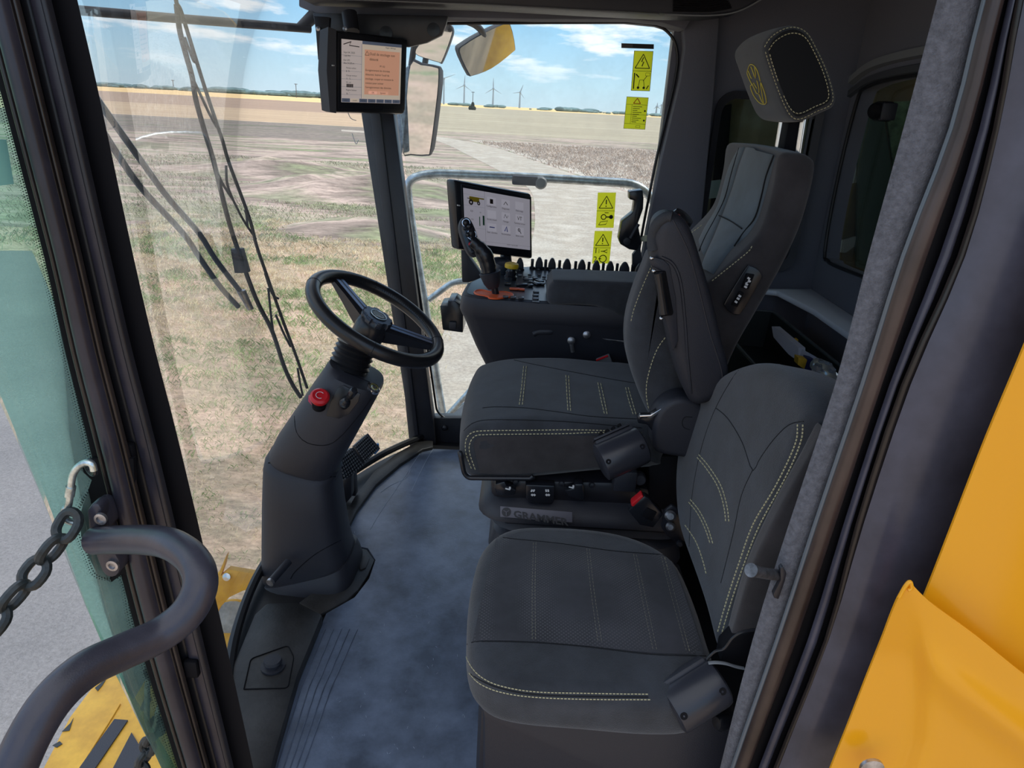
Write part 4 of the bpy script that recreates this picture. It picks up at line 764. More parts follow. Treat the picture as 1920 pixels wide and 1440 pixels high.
for px, py in ((640, 530), (815, 645)):
    a = ang(px, py); d = (u * math.cos(a) + w * math.sin(a)); t_ = n.cross(d); S = []
    for f_, wd, hh, dz in ((.02, .028, .040, -.014), (.06, .0235, .034, -.010), (.10, .020, .026, -.006), (.14, .019, .018, -.002), (.162, .023, .012, 0)): c = C0 + d * f_ + n * dz; S.append([c + t_ * wd + n * 0, c + t_ * wd * .7 + n * .005, c - t_ * wd * .7 + n * .005, c - t_ * wd, c - t_ * wd * .6 - n * hh, c + t_ * wd * .6 - n * hh])
    mb = MB(); mb.loft(S); SP = part('spoke', mb, PLS, T)
    mb = MB()
    for s_ in (-.45, .45): mb.loft([[c_ + t_ * (s_ * .018 - .0045) + n * .0058, c_ + t_ * (s_ * .018 + .0045) + n * .0058, c_ + t_ * (s_ * .018 + .0045) + n * .004, c_ + t_ * (s_ * .018 - .0045) + n * .004] for c_ in [C0 + d * f_ + n * dz for f_, dz in ((.032, -.012), (.06, -.010), (.10, -.006), (.14, -.002), (.152, -.001))]])
    part('spoke_trim', mb, mat('blue_grey_metal', (.16, .19, .26), .3, .7) if 'blue_grey_metal' not in bpy.data.materials else bpy.data.materials['blue_grey_metal'], SP, 'blue-grey metal trim')
mb = MB(); mb.lathe([(.040, -.055), (.042, -.03), (.040, -.012), (.036, -.004)], C0, n, 28); part('hub_body', mb, PLS, T)
mb = MB(); rr = []
for zz_, sc in ((-.012, .95), (-.006, 1.0), (.002, 1.0), (.006, .93)):
    rr.append([C0 + n * zz_ + (u * math.cos(2 * math.pi * i / 56) + w * math.sin(2 * math.pi * i / 56)) * sc * (.036 if (i % 7) in (0, 1, 6) else .0405) for i in range(56)])
mb.loft(rr); part('hub_cap', mb, mat('dark_metal_cap', (.05, .06, .08), .3, .6), T)
mb = MB(); mb.lathe([(.022, .006), (.022, .0075), (0, .008)], C0, n, 28); EM = part('emblem', mb, mat('emblem_ground', (.02, .03, .03), .3), T, 'round silver and black emblem')
mb = MB(); mb.ring(C0 + n * .008, u, w, .0205, .0011, 32, 6)
for s_ in (-1, 1):
    for k, (a, b, c, d) in enumerate([(-.006, -.012, -.015, .008), (-.002, -.014, -.009, .013), (.000, -.004, -.0035, .0155)]): mb.tube([C0 + n * .0085 + (w * (s_ * -a) + u * -b), C0 + n * .0085 + (w * (s_ * -c) + u * -d)], .0014, 6)
part('emblem_leaf', mb, mat('emblem_silver', (.6, .68, .7), .3, .6), EM)
# pedals
for nm, lab, px4, stx in (('brake_pedal', 'ribbed pedal plate nearest the steering column', [(632, 862), (660, 840), (683, 872), (646, 902)], None), ('brake_pedal', 'ribbed pedal plate with a blue rear edge, right of its twin', [(664, 836), (688, 814), (711, 842), (684, 868)], 1)):
    T = thing(nm, lab, 'pedal', P(*px4[3], y=1.93), 'pedals beside the steering column'); q = [P(a, b, y=1.90 + .05 * (i in (1, 2))) for i, (a, b) in enumerate(px4)]
    f = Fr(q[0], q[1], q[3]); mb = MB(); mb.prism([q[0], q[1], q[2], q[3]], -f.n * .012, .002); part('plate', mb, PLS, T)
    mb = MB()
    for i in range(9):
        for j in range(7):
            c = q[0].lerp(q[1], (i + .5) / 9).lerp(q[3].lerp(q[2], (i + .5) / 9), (j + .5) / 7) + f.n * .001; mb.rbox(c, (f.w / 9 * .55, f.h / 7 * .55, .003), f.R(), 0)
    part('grip_studs', mb, GRY, T, kind='stuff')
    mb = MB(); e0_, e1_ = (q[1], q[2]); mb.tube([e0_, e1_], .004, 8); part('edge_rail', mb, PLM, T)
    if stx: mb = MB(); mb.tube([P(702, 850, y=1.96), P(709, 843, y=1.96), P(708, 832, y=1.96)], .004, 8); part('blue_edge', mb, BLU, T, 'blue plastic edge')
    mb = MB(); mb.rbox(P(650 if not stx else 662, 895 if not stx else 890, y=1.97), (.02, .03, .14), r=.004); part('pedal_arm', mb, STEELB, T)
mb = MB(); mb.prism(PY([(641, 900), (659, 893), (659, 932), (648, 945), (642, 948)], 1.90), (0, .04, 0), .003); solo('pedal_mount', mb, STEELB, 'black steel pedal mount behind the column', 'bracket')
# ================================================================== FLOOR
MATM = mat('floor_mat_rubber', (.11, .138, .195), .28, noise=.35, nscale=7, bump=.15, bscale=200, alpha_detail=9)  # blue in the rubber stands in for sky reflected through the windscreen
mo = [(470, 1540), (520, 1400), (560, 1270), (612, 1150), (665, 1120), (692, 1085), (704, 1050), (690, 1028), (652, 1020), (645, 1002), (668, 955), (705, 905), (750, 868), (790, 841)]
mb = MB(); mb.prism([P(a, b, z=.008) for a, b in mo] + [V((-.1, 2.36, .008)), V((.05, 2.36, .008)), V((.30, 1.0, .008)), V((.30, .84, .008)), V((-.25, .84, .008))], (0, 0, -.0075)); T = solo('floor_mat', mb, MATM, 'scuffed rubber mat painted with blue sky reflection, running from the door to the side window', 'floor mat'); FMB = mb.bvh()
M_SCR = mat('scratch', (.30, .35, .44), .6)
mb = MB()
for pts in ([(790, 846), (760, 892), (715, 958), (690, 1000)], [(812, 842), (796, 870), (770, 925)], [(770, 880), (762, 896), (745, 905)], [(748, 903), (730, 912), (712, 925)]): mb.tube(hits(FMB, pts, 0.0003, 8), .0009, 5)
for i in range(60):
    a, b = random.uniform(620, 880), random.uniform(960, 1420); q = hits(FMB, [(a, b), (a + random.uniform(-4, 4), b + random.uniform(2, 6))], .0003, 2); 
    if len(q) > 1: mb.tube(q, .0005, 4)
part('scratches', mb, M_SCR, T, 'pale scuff marks', kind='stuff')
mb = MB()
for k in range(5):
    x = 520 + k * 12; q = [P(x + 0, 1440, z=.0088), P(x + 45 + k * 2, 1290, z=.0088), P(x + 90 + k * 3, 1180, z=.0088)]; mb.tube(q, .0012, 5)
part('moulded_ribs', mb, MATM, T)
TRM = mat('dusty_black_moulding', (.022, .021, .021), .5, noise=.5, nscale=8, bump=.2, bscale=150)
mb = MB(); mb.prism(PZ([(415, 1270), (440, 1235), (476, 1150), (500, 1128), (560, 1128), (606, 1150), (560, 1262), (520, 1400), (500, 1480), (475, 1540), (440, 1540), (440, 1400)], .035), (0, 0, -.034), .010); T = solo('corner_moulding', mb, TRM, 'dusty black moulded floor corner with a round cap, left of the mat', 'floor trim')
mb = MB(); mb.tube(bez_round(PZ([(457, 1292), (470, 1235), (540, 1210), (551, 1232), (540, 1290), (457, 1292)], .036), .01), .0012, 6); part('hatch_line', mb, BLK, T)
mb = MB(); mb.lathe([(.026, 0), (.026, .004), (.016, .005), (.016, .012), (.02, .014), (.018, .02), (0, .021)], P(512, 1250, z=.036), (0, 0, 1), 24); part('round_cap', mb, PLM, T)
mb = MB(); ol = [(645, 1005), (668, 958), (705, 908), (750, 870), (792, 842), (812, 838), (812, 826), (790, 824), (745, 848), (700, 885), (665, 930), (640, 975)]; mb.prism(PZ(ol, .02), (0, 0, -.019), .004); T = solo('floor_gutter', mb, TRM, 'dusty black gutter between mat and lower windscreen edge', 'floor trim')
mb = MB(); mb.tube([p + V((.012, 0, .03)) for p in wb], .012, 8); struct('trim_16', mb, RUB)
mb = MB(); mb.prism(PZ([(600, 1152), (650, 1125), (672, 1105), (690, 1078), (702, 1050), (688, 1030), (655, 1023), (640, 1040), (600, 1100), (560, 1130)], .012), (0, 0, -.011), .003); T = solo('column_gasket', mb, TRM, 'rubber gasket moulding round the steering column foot', 'floor trim')
for pts in ([(672, 1058), (684, 1042), (693, 1048), (686, 1066), (676, 1070)], [(660, 1035), (676, 1034), (674, 1042), (664, 1042)]): mb = MB(); mb.prism(PZ(pts, .0125), (0, 0, .003), .001); part('raised_pad', mb, TRM, T)
# door side : sill
mb = MB(); mb.rbox((.35, .79, -.03), (1.6, .10, .04), r=.008); struct('trim_17', mb, STEELB)
# ================================================================== ARMREST CONSOLE (right of the driver's seat)
T = thing('armrest_console', 'black control console with rows of buttons beside the driver seat, under the side window', 'console', (.1, 2.1, .3)); CON = T
zd = .700
deck = [V((-.175, 1.98, zd)), V((-.165, 1.945, zd)), V((-.13, 1.925, zd)), V((.05, 1.91, zd)), V((.45, 1.91, zd)), V((.45, 2.38, zd)), V((.05, 2.40, zd)), V((-.03, 2.36, zd)), V((-.12, 2.22, zd)), V((-.17, 2.10, zd))]
dk = cr_path(deck[:3], 4) + deck[3:6] + cr_path(deck[6:], 4); dc = V((.14, 2.14, zd))
def dsc(s_, z): return [V((dc.x + (p.x - dc.x) * s_, dc.y + (p.y - dc.y) * (1 - (1 - s_) * 1.6), z)) for p in dk]
dm = MB(); dm.loft([dsc(.975, zd), dsc(.992, zd - .003), dsc(1.0, zd - .012), dsc(1.012, zd - .045), dsc(.99, zd - .062)]); part('deck', dm, PLM, T); DB = dm.bvh()
tm_ = MB(); tm_.prism([p + V((0, 0, .0005)) for p in dsc(.955, zd)], (0, 0, .001)); part('switch_panel', tm_, mat('satin_panel', (.035, .04, .05), .3), T); DB = tm_.bvh()
mb = MB(); mb.loft([dsc(.985, zd - .062), [V((p.x + .02, p.y + .01, zd - .16)) for p in dsc(.93, 0)], [V((p.x + .055, p.y + .03, zd - .30)) for p in dsc(.84, 0)], [V((p.x + .06, p.y + .03, .02)) for p in dsc(.80, 0)]]); part('lower_body', mb, PLM, T)
# arm pad
pp = [(1028, 566), (1026, 548), (1030, 534), (1045, 527), (1190, 527), (1300, 530), (1300, 604), (1168, 603), (1150, 590), (1120, 575), (1060, 574)]
mb = MB(); mb.pad([p + V((0, 0, 0)) for p in PY([(1030, 572), (1027, 545), (1036, 529), (1056, 526), (1220, 532), (1300, 536), (1300, 598), (1180, 600), (1150, 588), (1120, 576), (1070, 573)], 1.905)], (0, .16, 0), .014); part('arm_pad', mb, FAB, T, 'padded fabric arm rest')
mb = MB(); mb.prism([P(a, b, z=zd + .002) for a, b in [(1040, 515), (1080, 513), (1215, 522), (1215, 536), (1100, 530), (1045, 530)]], (0, 0, .002)); PG = part('perforated_plate', mb, mat('silver_plate', (.2, .22, .26), .35, .5), T, 'silver perforated plate'); PB = mb.bvh()
mb = MB()
for i in range(30):
    for j in range(4):
        h = PB.ray_cast(CAM, ray(1046 + i * 5.6 + (j % 2) * 2.8, 516 + j * 3.7 + i * .22).normalized())
        if h[0] and h[1].z > .5: mb.lathe([(.0028, 0), (0, .0004)], h[0] + V((0, 0, .0002)), (0, 0, 1), 7)
part('perforations', mb, BLK, PG, kind='stuff')
# buttons
def key(px, py, sz, m_=PLS, rot=0, nm='push_button', hh=.005, lab=None):
    c = P(px, py, z=zd + .003); R_m = Matrix.Rotation(rot, 3, 'Z'); m2 = MB(); m2.rbox(c + V((0, 0, hh / 2)), (sz[0], sz[1], hh), R_m, r=.002); k_ = part(nm, m2, m_, CON, lab); return c
for px, py in ((948, 558), (962, 559), (977, 560)): key(px, py, (.016, .016), rot=.05)
for px, py in ((1005, 549), (1004, 555.5), (1004, 562)): key(px, py, (.018, .012))
mb = MB(); mb.prism([P(a, b, z=zd + .002) for a, b in [(1000, 545), (1011, 545), (1011, 567), (998, 566)]], (0, 0, .001)); part('key_surround', mb, GRY, T)
for px, py, sx_, r_ in ((952, 534, .02, 0), (978, 536, .036, .3), (996, 531, .018, -.3), (994, 537, .018, .2), (1016, 534, .018, -.2), (1003, 524, .016, .1), (1027, 528, .014, 0), (990, 526, .03, -.5), (1011, 529, .03, -.9), (1005, 533, .035, -1.0)): key(px, py, (sx_, .016), rot=r_, hh=.007)
key(965, 543, (.03, .016), ORG, .1, lab='orange rocker'); key(979, 544, (.016, .016), ORG, lab='orange rocker')
for i in range(9): key(975 + i * 9, 517 + (i % 2) * 4, (.012, .010), PLM if i % 3 else GRY)
# orange gate for the stick
mb = MB(); so_ = [P(a, b, z=zd + .0022) for a, b in [(890, 549), (893, 545), (905, 544), (922, 548), (940, 547), (955, 549), (962, 553), (958, 557), (945, 558), (932, 560), (918, 559), (915, 556), (897, 553)]]; q = cr_path(so_, 3, True); mb.tube(q + [q[0]], .0028, 8); part('gate_rim', mb, ORG, T, 'orange gate rim')
mb = MB(); mb.prism(q, (0, 0, .0006)); part('gate_slot', mb, ORG, T, 'orange gate slot')
# stick
T = thing('control_stick', 'black multifunction control stick with a paddle head full of buttons, on the console', 'joystick', P(930, 555, z=zd)); yS = P(930, 552, z=zd).y
mb = MB(); mb.tube(PY([(930, 556), (926, 530), (922, 510)], yS), [.011, .009, .010], 12); part('shaft', mb, PLS, T)
c = P(921, 522, y=yS); a_ = (P(916, 500, y=yS) - P(924, 535, y=yS)).normalized(); mb = MB(); mb.lathe([(.016, -.028), (.024, -.012), (.029, .010), (.031, .018), (.027, .020), (.022, .014)], c, a_, 24); part('collar', mb, PLM, T)
mb = MB(); mb.tube(cr_path(PY([(917, 515), (914, 495), (908, 478), (897, 464), (884, 452)], yS), 5), [.021, .0225, .024, .022, .019, .015], 16); part('grip', mb, PLS, T)
hp = cr_path([P(a, b, y=yS - .0) for a, b in [(866, 412), (873, 407), (882, 410), (890, 425), (897, 445), (900, 468), (896, 480), (888, 482), (878, 474), (868, 450), (862, 428)]], 3, True); hn = V((.55, -.75, .35)).normalized()
hc = sum(hp, V((0, 0, 0))) / len(hp); hp = [P(*((960, 720))) if False else p for p in hp]; pl_ = (hc, V((.35, -.9, .25)).normalized())
hp = cr_path([P(a, b, pl=pl_) for a, b in [(866, 412), (873, 407), (882, 410), (890, 425), (897, 445), (900, 468), (896, 480), (888, 482), (878, 474), (868, 450), (862, 428)]], 3, True); mb = MB(); mb.pad(hp, -pl_[1] * .026, .006, sm=1); HD = part('head', mb, PLM, T)
mb = MB(); mb.prism([hc + (p - hc) * .86 for p in hp], pl_[1] * .003, .001); part('key_plate', mb, mat('gloss_black', (.02, .02, .025), .12), HD)
for a, b, s_ in ((874, 417, .008), (880, 424, .007), (872, 428, .006), (884, 437, .010), (877, 440, .007), (888, 451, .009), (882, 458, .006), (890, 465, .008), (886, 473, .006)):
    c = P(a, b, pl=(hc + pl_[1] * .003, pl_[1])); mb = MB(); mb.lathe([(s_, 0), (s_, .003), (s_ * .7, .005), (0, .0055)], c, pl_[1], 12); part('thumb_button', mb, RED if s_ == .006 and b == 458 else PLS, HD)
mb = MB()
for a, b, r_ in ((884, 440, .013), (874, 418, .011)): c = P(a, b, pl=(hc + pl_[1] * .003, pl_[1])); q = pl_[1].orthogonal().normalized(); mb.ring(c, q, pl_[1].cross(q), r_, .0012, 20, 6)
part('chrome_ring', mb, CHR, HD, 'chrome ring')
mb = MB(); c = P(938, 505, z=zd + .01); mb.lathe([(.034, 0), (.036, .012), (.032, .028), (.018, .034), (0, .034)], c, V((.25, -.25, 1)), 26); solo('scroll_dial', mb, mat('slate_dial', (.05, .06, .08), .3), 'slate grey domed dial behind the control stick collar', 'dial')
# yellow button
b0 = P(956, 530, z=zd + .002); b0 = V((b0.x, b0.y + .05, zd + .002)); b0 = P(957, 524, z=zd + .002); T = thing('yellow_button', 'yellow mushroom button on a black stem behind the control stick', 'button', b0)
mb = MB(); mb.lathe([(.020, 0), (.020, .010), (.016, .014), (.017, .024), (.014, .028), (.013, .036)], b0, (.05, 0, 1), 20); part('stem', mb, PLS, T)
mb = MB(); mb.lathe([(.012, .034), (.021, .037), (.022, .044), (.020, .050), (.012, .053), (0, .053)], b0, (.05, 0, 1), 24); part('cap', mb, YBT, T)
# row of levers at the far edge
proto = None; row = [(974, 'b'), (997, 's'), (1010, 'b'), (1022, 's'), (1034, 'b'), (1048, 's'), (1062, 'B'), (1078, 's'), (1090, 'b'), (1103, 's'), (1117, 'b'), (1130, 's'), (1143, 'b'), (1156, 's'), (1170, 'w'), (1185, 's'), (1200, 'w'), (1214, 's')]
pro = {}
def knob(kind):
    t = thing('rotary_knob' if kind != 's' else 'toggle_switch', 'x', 'knob' if kind != 's' else 'switch', (0, 0, 0), 'upright knobs along the far edge of the console' if kind != 's' else 'small toggles between the knobs on the console')
    m1 = MB(); m2 = MB()
    if kind == 's':
        m1.lathe([(.009, 0), (.009, .008), (.006, .010)], (0, 0, 0), (0, 0, 1), 12); m2.rbox((0, 0, .022), (.010, .006, .026), r=.003)
    else:
        w_ = {'b': .013, 'B': .014, 'w': .017}[kind]; m1.lathe([(w_ + .003, 0), (w_ + .002, .006), (w_ - .002, .008)], (0, 0, 0), (0, 0, 1), 18)
        pr_ = [V((w_ * math.cos(a) * (.9 if math.sin(a) > .5 else 1), -.008, .004 + .037 * math.sin(a) ** .8)) for a in [math.pi * i / 14 for i in range(15)]]; m2.prism(pr_, (0, .016, 0), .004)
    part('base', m1, PLS, t); part('grip', m2, PLM if kind != 's' else PLS, t); return t
used = set(); nb = ns = 0; ords = ['first', 'second', 'third', 'fourth', 'fifth', 'sixth', 'seventh', 'eighth', 'ninth']
for i, (px, k) in enumerate(row):
    loc = P(px, 513 + (px - 974) * .010 + (4 if k in 'w' else 0), y=2.34 - .0 * i); loc = V((loc.x, loc.y, zd)); loc = V(((px - 960) / F * (2.44) + .0, 2.345 - max(0, (1000 - px)) * .0011, zd))
    h = P(px, 512, z=zd); loc = V((h.x * 2.345 / h.y, 2.345, zd)); loc.y -= max(0, 1000 - px) * .0012
    if k == 's': ns += 1; lb = 'small black toggle on the console, %s toggle from the control stick' % ords[ns - 1]
    else: nb += 1; lb = 'upright black %sknob on the console, %s knob from the control stick' % ({'b': '', 'B': 'broad ', 'w': 'wide '}[k], ords[nb - 1])
    if k not in pro: t = pro[k] = knob(k); t.location = loc; t['label'] = lb
    else: t = copy_tree(pro[k], loc, lb)
# lower display
T = thing('lower_display', 'touch display with nine menu icons standing on the console', 'display', P(925, 500, y=2.28))
tl, tr, bl = P(868, 352, y=2.17), P(993, 374, y=2.34), P(872, 455, y=2.17); f = Fr(tl, tr, bl); W_, H = f.w, f.h
mb = MB(); q = [f.p(-.030, .020, -.004), f.p(W_ + .014, .020, -.004), f.p(W_ + .018, -H - .030, -.004), f.p(-.022, -H - .024, -.004)]; mb.prism(q, -f.n * .045, .010); part('housing', mb, PLS, T)
mb = MB(); rect(f, mb, -.006, -H - .016, W_ + .008, .010, l=-.005, t=.0055, r=.002); part('bezel', mb, PLS, T)
mb = MB(); mb.rbox(f.p(-.018, -H * .33, -.001), (.010, .004, .004), f.R(), .001); part('indicator', mb, bpy.data.materials['lit_indicator'], T, 'pale indicator')
E_GR, E_CELL, E_LN = emis('screen_light_grey', (172, 168, 178), .25), emis('screen_cell', (184, 180, 190), .25), emis('screen_grey_line', (120, 118, 128), .35)
x0, x1, y1, y0 = 0.0, W_, 0.0, -H; SW, SH = x1 - x0, y1 - y0
scr = MB(); rect(f, scr, x0, y0, x1, y1, l=.0008, t=.0004); SCN = part('screen', scr, E_GR, T)
sub('rule', E_LN, [(.30, 0, .304, .97), (.0, .30, .30, .304), (.0, .70, .30, .704), (0, .10, .3, .104), (.1, .93, 1, .934)])
tm = MB()
labs = [('Configuration', 'Diagnostic', 'Etalonnage'), ('Ecrans travail', 'Partage', 'Terminal virtuel'), ('Gest. données', 'Personnaliser', 'Boîte outils')]
for r_ in range(3):
    for c_ in range(3):
        a, b = .40 + c_ * .215, .155 + r_ * .245; fm = MB()
        for rc in ((a - .065, b - .07, a + .065, b + .075),): rect(f, fm, x0 + SW * rc[0], y1 - SH * rc[3], x0 + SW * rc[2], y1 - SH * rc[1], l=.0014, t=.0003)
        ic = part('menu_icon', fm, E_CELL, SCN); g = MB()
        frame_(f, g, x0 + SW * (a - .065), y1 - SH * (b + .075), x0 + SW * (a + .065), y1 - SH * (b - .07), .0007)
        k = r_ * 3 + c_; gx, gy = x0 + SW * a, y1 - SH * b
        if k == 0: rect(f, g, gx - .006, gy - .008, gx + .006, gy + .006, l=.002)
        elif k == 1: line(f, g, [(gx - .008, gy - .005), (gx, gy + .005), (gx + .008, gy - .004)], .0014)
        elif k == 2: frame_(f, g, gx - .006, gy - .009, gx + .006, gy + .008, .0022)
        elif k == 3: frame_(f, g, gx - .009, gy - .007, gx + .009, gy + .007, .002)
        elif k == 4: line(f, g, [(gx - .008, gy - .006), (gx - .003, gy + .006), (gx + .004, gy - .005), (gx + .009, gy + .003)], .0012)
        elif k == 5: g.text('VT', f, gx, gy - .006, .017, 'CENTER', lift=.002)
        elif k == 6: line(f, g, [(gx - .010, gy), (gx + .010, gy)], .0018)
        elif k == 7: line(f, g, [(gx - .006, gy - .007), (gx + .002, gy + .008), (gx + .005, gy - .008)], .002)
        else: g.ring(f.p(gx - .003, gy + .003, .002), f.u, f.v, .004, .0012, 12, 5); line(f, g, [(gx, gy), (gx + .006, gy - .008)], .0014)
        part('icon_symbol', g, {3: mat('icon_green', (.04, .25, .12), .5), 6: mat('icon_blue', (.05, .08, .4), .5), 7: bpy.data.materials.get('icon_blue') or E_DK}.get(k, E_DK) if k in (3, 6, 7) else E_DK, SCN)
        tm.text(labs[r_][c_], f, gx, y1 - SH * (b + .115), .0072, 'CENTER', lift=.0018)
for s_, a, b, z in (('0.0', .09, .41, .05), ('t/h', .22, .41, .035), ('13%', .09, .56, .04), ('1:00 PM   Sept 04, 2025', .62, .955, .03)): tx(s_, a, b, z)
part('lettering', tm, E_DK, SCN)
sub('green_gauge', mat('gauge_green', (.01, .12, .05), .5), [(.265, .45, .29, .63)], lab='green gauge')
mb = MB(); line(f, mb, [(x0 + SW * .22, y1 - SH * .65), (x0 + SW * .22, y1 - SH * .48)], .0016); part('thermometer', mb, bpy.data.materials['gauge_green'], SCN, 'green thermometer')
mb = MB(); rect(f, mb, x0 + SW * .08, y1 - SH * .22, x0 + SW * .22, y1 - SH * .13, l=.0016); line(f, mb, [(x0 + SW * .2, y1 - SH * .145), (x0 + SW * .29, y1 - SH * .145)], .002); CI = part('harvester_icon', mb, mat('icon_yellow', (.5, .35, .02), .5), SCN, 'small yellow harvester picture')
mb = MB()
for a, r_ in ((.10, .0085), (.21, .006)): mb.ring(f.p(x0 + SW * a, y1 - SH * .235, .0022), f.u, f.v, r_ * .7, r_ * .3, 16, 5)
line(f, mb, [(x0 + SW * .05, y1 - SH * .17), (x0 + SW * .12, y1 - SH * .17)], .001); part('wheels', mb, E_DK, SCN)
mb = MB(); mb.tube([P(948, 478, y=2.32), P(952, 512, y=2.33)], .018, 12); part('stand', mb, PLM, T)
mb = MB(); mb.prism(PY([(864, 460), (872, 462), (880, 482), (900, 510), (905, 522), (880, 530), (866, 530)], 2.28), (0, .04, 0), .006); part('side_arm', mb, PLM, T)
# box on the console's front end
T = thing('front_bracket_box', 'flat black box bracket at the front end of the console', 'box', P(845, 600, y=2.12))
mb = MB(); mb.prism(PY([(825, 574), (838, 573), (840, 564), (852, 564), (868, 575), (868, 624), (830, 619)], 2.08), (0, .10, 0), .003); part('body', mb, PLS, T)
mb = MB(); mb.rbox(P(849, 610, y=2.075), (.022, .008, .022), r=.002); part('clip', mb, PLM, T)
# mechanism under the console
mb = MB(); mb.prism(PY([(1060, 625), (1240, 640), (1240, 720), (1100, 690), (1050, 690)], 1.97), (0, .10, 0), .004); T = thing('console_mount', 'dark metal console mount with grip lever between console and seat cushion', 'seat mechanism', P(1120, 690, y=2.0)); part('plate', mb, STEELB, T)
mb = MB(); mb.tube(cr_path(PY([(1000, 626), (1012, 621), (1036, 621)], 1.93), 4), [.009, .011, .009], 10); part('grip', mb, PLM, T)
mb = MB(); mb.tube(cr_path(PY([(1036, 622), (1060, 618), (1090, 622), (1130, 634), (1176, 641)], 1.93), 4), .0035, 8); part('lever_rod', mb, STL, T, 'worn steel rod')
for a, b in ((1071, 638), (1100, 627)): mb = MB(); mb.lathe([(.011, 0), (.011, .006), (.006, .009), (0, .009)], P(a, b, y=1.925), (0, -1, .1), 14); part('bolt', mb, STL, T, 'steel bolt')
mb = MB(); mb.tube(PY([(1071, 640), (1074, 660)], 1.93), .006, 8); part('spring_pin', mb, STL, T)
mb = MB(); mb.prism(PY([(1118, 676), (1143, 666), (1152, 688), (1120, 684)], 1.90), (0, .02, 0), .003); T = thing('far_belt_buckle', 'seat belt buckle with a thin red edge beyond the driver seat cushion', 'belt buckle', P(1135, 685, y=1.9)); part('body', mb, GRY, T)
mb = MB(); mb.tube(PY([(1118, 676), (1140, 667)], 1.895), .003, 6); part('release_button', mb, RED, T, 'red release edge')
# ================================================================== DRIVER SEAT
T = thing('driver_seat', 'driver seat with tall backrest painted as teal-lit, headrest and yellow stitching, facing the wheel', 'seat', (.2, 1.64, 0)); DS = T
cp = [(900, 792), (960, 783), (1060, 782), (1150, 790), (1235, 800), (1245, 850), (1235, 872), (1150, 878), (1080, 884), (1000, 892), (930, 896), (885, 892), (866, 872), (861, 838), (870, 806)]
cm = MB(); cm.pad(PY(cp, 1.44, -.035), (0, .47, 0), .045, crown=.010, k=5, sm=4, mid=8); part('seat_cushion', cm, FAB, T); CB = cm.bvh()
mb = MB()
for z_ in ([(982, 687), (977, 735), (973, 764)], [(987, 687), (982, 735), (979, 764)], [(1061, 704), (1063, 740), (1065, 774)], [(1066, 705), (1068, 740), (1070, 775)], [(1121, 718), (1127, 750), (1134, 779)], [(1126, 719), (1133, 750), (1139, 781)], [(1173, 727), (1180, 755), (1189, 783)], [(1178, 727), (1186, 755), (1194, 783)],
           [(884, 878), (874, 850), (874, 825), (884, 812), (905, 808), (980, 807), (1060, 806), (1120, 807), (1180, 810), (1210, 813)], [(891, 880), (881, 850), (881, 832), (890, 818), (910, 815), (980, 814), (1060, 813), (1120, 811), (1180, 815), (1210, 819)]): stitch(mb, CB, z_)
part('cushion_stitching', mb, THR, T, 'pale yellow stitching', kind='stuff')
mb = MB()
for z_ in ([(905, 765), (930, 763), (985, 765), (1050, 773), (1110, 781), (1200, 786)], [(895, 672), (930, 668), (985, 680), (1060, 695), (1140, 710), (1200, 720)], [(870, 808), (890, 792), (930, 787), (1050, 790), (1150, 798), (1210, 803)]): seam(mb, CB, z_, .0014)
part('cushion_seams', mb, SEAM, T, kind='stuff')
sb = MB(); q = hits(CB, [(888, 830), (898, 819), (920, 817), (1060, 815), (1210, 820)], .0, 12); q2 = hits(CB, [(900, 886), (940, 889), (1000, 886), (1080, 878), (1210, 868)], .0, 12)
n_ = min(len(q), len(q2)); qa = [q[int(i * (len(q) - 1) / 24)] for i in range(25)]; qb = [q2[int(i * (len(q2) - 1) / 24)] for i in range(25)]
sb.loft([[a.lerp(b, k / 6) + V((0, -.0035 * math.sin(k / 6 * math.pi) - .0035, 0)) for k in range(7)] for a, b in zip(qa, qb)], closed=False); part('side_panel', sb, FABS, T, 'brown-black suede side panel')
# backrest
bp = [(1462, 292), (1452, 345), (1438, 400), (1420, 440), (1380, 482), (1335, 522), (1290, 560), (1255, 620), (1232, 690), (1225, 760), (1240, 800), (1320, 800), (1370, 670), (1420, 580), (1470, 490), (1505, 410), (1527, 320), (1518, 294), (1490, 286)]
bm_ = MB(); bm_.pad(PY(bp, 1.445, -.01), (0, .42, 0), .016, crown=.004, k=5, mid=8); part('backrest', bm_, FABS, T); BB = bm_.bvh()
# centre facing of the backrest : a separate shell painted teal for the light on the front face
fl = [(1352, 276), (1350, 300), (1340, 340), (1318, 400), (1300, 450)]
def face_strip(ptsL, ptsR, m_, lift, par, nm, lab=None):
    A = cr_path([V((a, b, 0)) for a, b in ptsL], 6); B = cr_path([V((a, b, 0)) for a, b in ptsR], 6); g = []
    for a, b in zip(A, B):
        r = []
        for k in range(13):
            q = a.lerp(b, k / 12); h = BB.ray_cast(CAM, ray(q.x, q.y).normalized())
            if h[0] is None: r = None; break
            nn_ = h[1] if h[1].dot(ray(q.x, q.y)) < 0 else -h[1]; r.append(h[0] + nn_ * (lift * (math.sin(math.pi * k / 12) ** .5 if 0 < k < 12 else 0) + .0004))
        if r: g.append(r)
    m2 = MB()
    if len(g) > 1: m2.loft(g, closed=False); part(nm, m2, m_, par, lab)
face_strip([(1398, 277), (1386, 310), (1374, 350), (1358, 395), (1340, 440), (1322, 480), (1314, 505)], [(1455, 292), (1445, 330), (1434, 370), (1422, 408), (1402, 440), (1370, 470), (1338, 515)], FABT, .006, T, 'backrest_centre', 'centre panel painted as teal-lit')
face_strip([(1385, 279), (1368, 310), (1357, 345), (1346, 385), (1322, 425), (1310, 450)], [(1397, 277), (1384, 310), (1373, 350), (1356, 395), (1338, 440), (1320, 480)], FABT, .004, T, 'backrest_bolster', 'side bolster painted as teal-lit')
